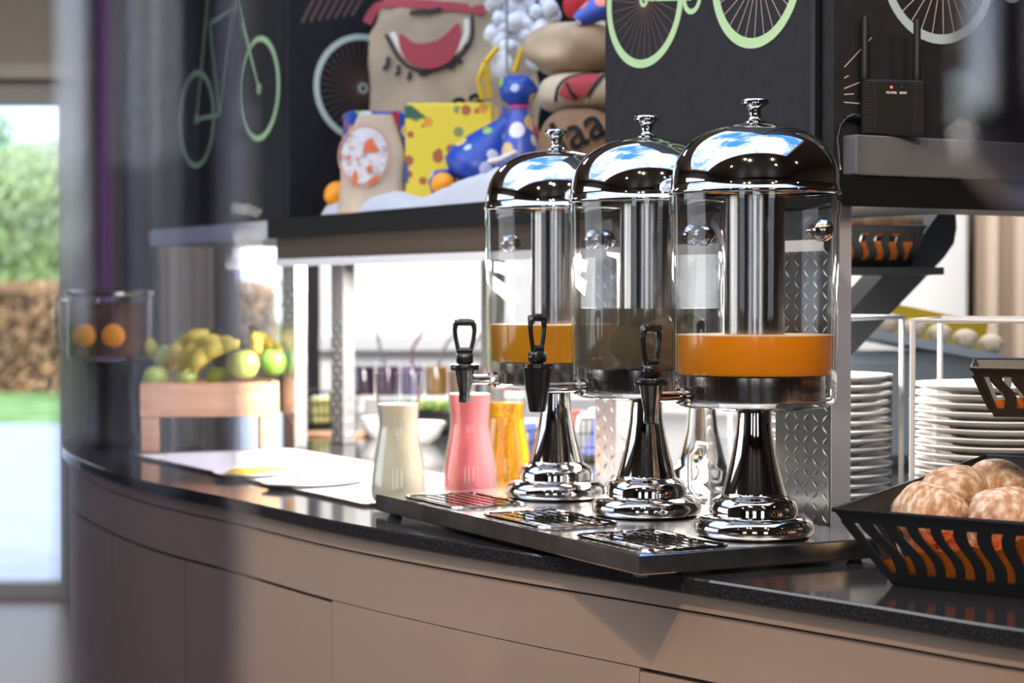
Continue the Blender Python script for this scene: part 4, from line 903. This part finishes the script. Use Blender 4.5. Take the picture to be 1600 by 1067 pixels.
ybut = mat('pale_yellow_pack', (.82, .76, .30), .4); blp = mat('blue_pack', (.12, .16, .5), .4); rdp = mat('red_pack', (.7, .1, .06), .4); whp = mat('white_pack', (.8, .82, .84), .4); ogp = mat('ochre_pack', (.55, .42, .12), .5)
wirebasket(-.475, 5.05, .9002, .135, .11, .085, 'low wire basket of pale yellow packs beyond the gantry', [(-.03, -.02, .04, 0, .1, ybut, 'left pale yellow pack in the low wire basket', (.024, .02, .034)), (.028, -.015, .048, .1, -.1, ybut, 'taller right pale yellow pack in the low wire basket', (.026, .02, .042)), (0, .03, .04, 0, 0, whp, 'white pack at the back of the low wire basket', (.03, .012, .034))])
wirebasket(.150, 4.0, .9002, .115, .14, .085, 'dark wire basket of coloured sachets seen between the chrome feet', [(-.03, -.03, .05, .3, .3, whp, 'white sachet sticking out at the left of the sachet basket', (.022, .004, .045)), (.0, -.02, .055, -.2, -.4, blp, 'blue striped sachet in the middle of the sachet basket', (.02, .004, .045)), (.03, 0, .06, .1, .2, whp, 'large white sachet at the right of the sachet basket', (.028, .004, .045)), (-.01, .03, .06, .2, 0, rdp, 'red sachet at the back of the sachet basket', (.022, .004, .04)), (.03, .04, .05, 0, 0, ogp, 'ochre sachet at the far right of the sachet basket', (.02, .004, .04))])
wirebasket(.02, 3.86, .9002, .07, .09, .07, 'small wire basket of ochre sachets behind the golden carafe', [(-.01, 0, .035, 0, 0, ogp, 'ochre sachet standing in the small wire basket', (.02, .01, .03)), (.015, .01, .045, .2, .3, blp, 'blue and white sachet leaning in the small wire basket', (.018, .004, .04))])
rs = tag(MB().box(-.32, .36, -.12, .12, 0, .07, bev=.006).build('serving_riser', white, None, (-.06, 5.22, .9002)), 'long white riser under the jam jars', 'riser')
jm = [(.10, .05, .10), (.16, .05, .13), (.30, .18, .36), (.50, .28, .08), (.45, .20, .06), (.2, .08, .05)]
for k, (x, cm, lb) in enumerate([(568, 0, 'leftmost dark purple jam jar on the riser'), (606, 1, 'wide purple jam jar, second from the left on the riser'), (644, 2, 'lilac jar in the middle of the riser'), (682, 3, 'ochre brown jar, third from the right on the riser'), (720, 4, 'orange brown jar, second from the right'), (758, 5, 'rightmost brown jar partly behind the dispenser tap')]):
    t = thing('jam_jar', lb, 'jar', ((x-800)/F*5.2, 5.2, .9705), group='jars on the riser')
    MB().lathe([(0, 0), (.028, 0), (.029, .004), (.029, .07), (.026, .075), (.0, .075)], 24).build('contents', mat('jam%d' % k, jm[cm], .3), t, sharp=50)
    MB().lathe([(.030, 0), (.031, .078), (.028, .085), (.0295, .09), (.0285, .09), (.0265, .085), (.0295, .076), (.0294, .002)], 24).build('jar_glass', glass, t)
    if k in (1, 2, 3, 4): MB().tube([(0, 0, .06), ([-.02, 0, .02, .03][k-1], 0, .12), ([-.03, .03, .05, .06][k-1], 0, .17)], .004, 6).build('spoon', mat('spoon%d' % k, [(.5, .5, .52), (.4, .2, .25), (.4, .4, .42), (.35, .33, .33)][k-1], .3, .5), t)
bx = tag(MB().box(-.06, .06, -.04, .04, 0, .05, bev=.004).build('black_dish', blackplastic, None, (at(672, 0, 4.85).x, 4.8, .9002)), 'black dish of greens between the milk and pink carafes', 'dish')
for k in range(5): tag(MB().ball((0, 0, 0), (.022, .02, .014), 12, 8, disp=.4, ds=25, seed=k).build('salad_leaf', mat('salad%d' % k, [(.15, .25, .05), (.35, .4, .08)][k % 2], .5), None, (at(672, 0, 4.8).x-.044+k*.022, 4.79+.01*(k % 2), .9645)), ['leftmost', 'second from left', 'middle', 'fourth from left', 'rightmost'][k]+' tuft of green salad in the black dish', 'salad', 'salad tufts in the black dish')
for (px, D, r_, lb) in [(655, 4.45, .06, 'white bowl between the milk and pink carafes'), (825, 4.5, .055, 'white bowl behind the furthest dispenser foot'), (592, 4.62, .045, 'small white bowl behind the milk carafe')]:
    tag(MB().lathe([(0, 0), (r_*.5, 0), (r_*.75, .015), (r_, .045), (r_, .048), (r_*.96, .046), (r_*.7, .018), (0, .006)], 32).build('bowl', china, None, ((px-800)/F*D, D, .9002)), lb, 'bowl')
tag(MB().box(-.09, .09, -.05, .05, 0, .008, bev=.002).build('wooden_board', wood, None, (at(520, 0, 4.7).x, 4.68, .9002)), 'light wooden board in front of the wire basket of yellow packs', 'board')
# ------------------------------------------------------------------ foreground glassware close to the lens
ft = thing('side_table', 'small dark bistro table close to the camera under the blurred glasses', 'table', (-.10, .50, 0))
FT = 1.02
MB().box(-.16, .30, -.16, .12, FT-.02, FT, bev=.004).build('tabletop', mat('dark_wood', (.08, .05, .035), .35), ft); MB().tube([(0.05, 0, .02), (0.05, 0, FT-.021)], .02, 16).build('leg', blackmetal, ft)
MB().lathe([(0, 0), (.16, 0), (.16, .012), (.03, .02), (0, .02)], 32, T(.05, 0, 0)).build('base', blackmetal, ft)
gv = thing('glass_vase', 'tall clear glass vase blurred at the left edge close to the camera', 'vase', (-.112, .62, FT+.0002))
MB().lathe([(0, 0), (.026, 0), (.029, .004), (.029, .36), (.027, .36), (.026, .012), (0, .010)], 48).build('vase_body', thin_glass('smoky_glass', (.80, .80, .84), 1.5, .05, 2.2), gv, sharp=50)

gp = thing('haze_glass', 'smoky glass added for the blurred haze at the upper right close to the camera', 'glassware', (.180, .64, 1.266))  # added hanging glass, stands in for the grey haze at upper right
MB().lathe([(0, 0), (.022, .004), (.034, .018), (.036, .035), (.036, .16), (.030, .175), (.010, .185), (.010, .182), (.028, .172), (.034, .158), (.034, .036), (.032, .020), (.021, .007), (0, .003)], 40).build('shade', MATS['smoky_glass'], gp, sharp=60)
MB().tube([(0, 0, .184), (0, 0, 1.63)], .003, 8).build('cord', blackplastic, gp)
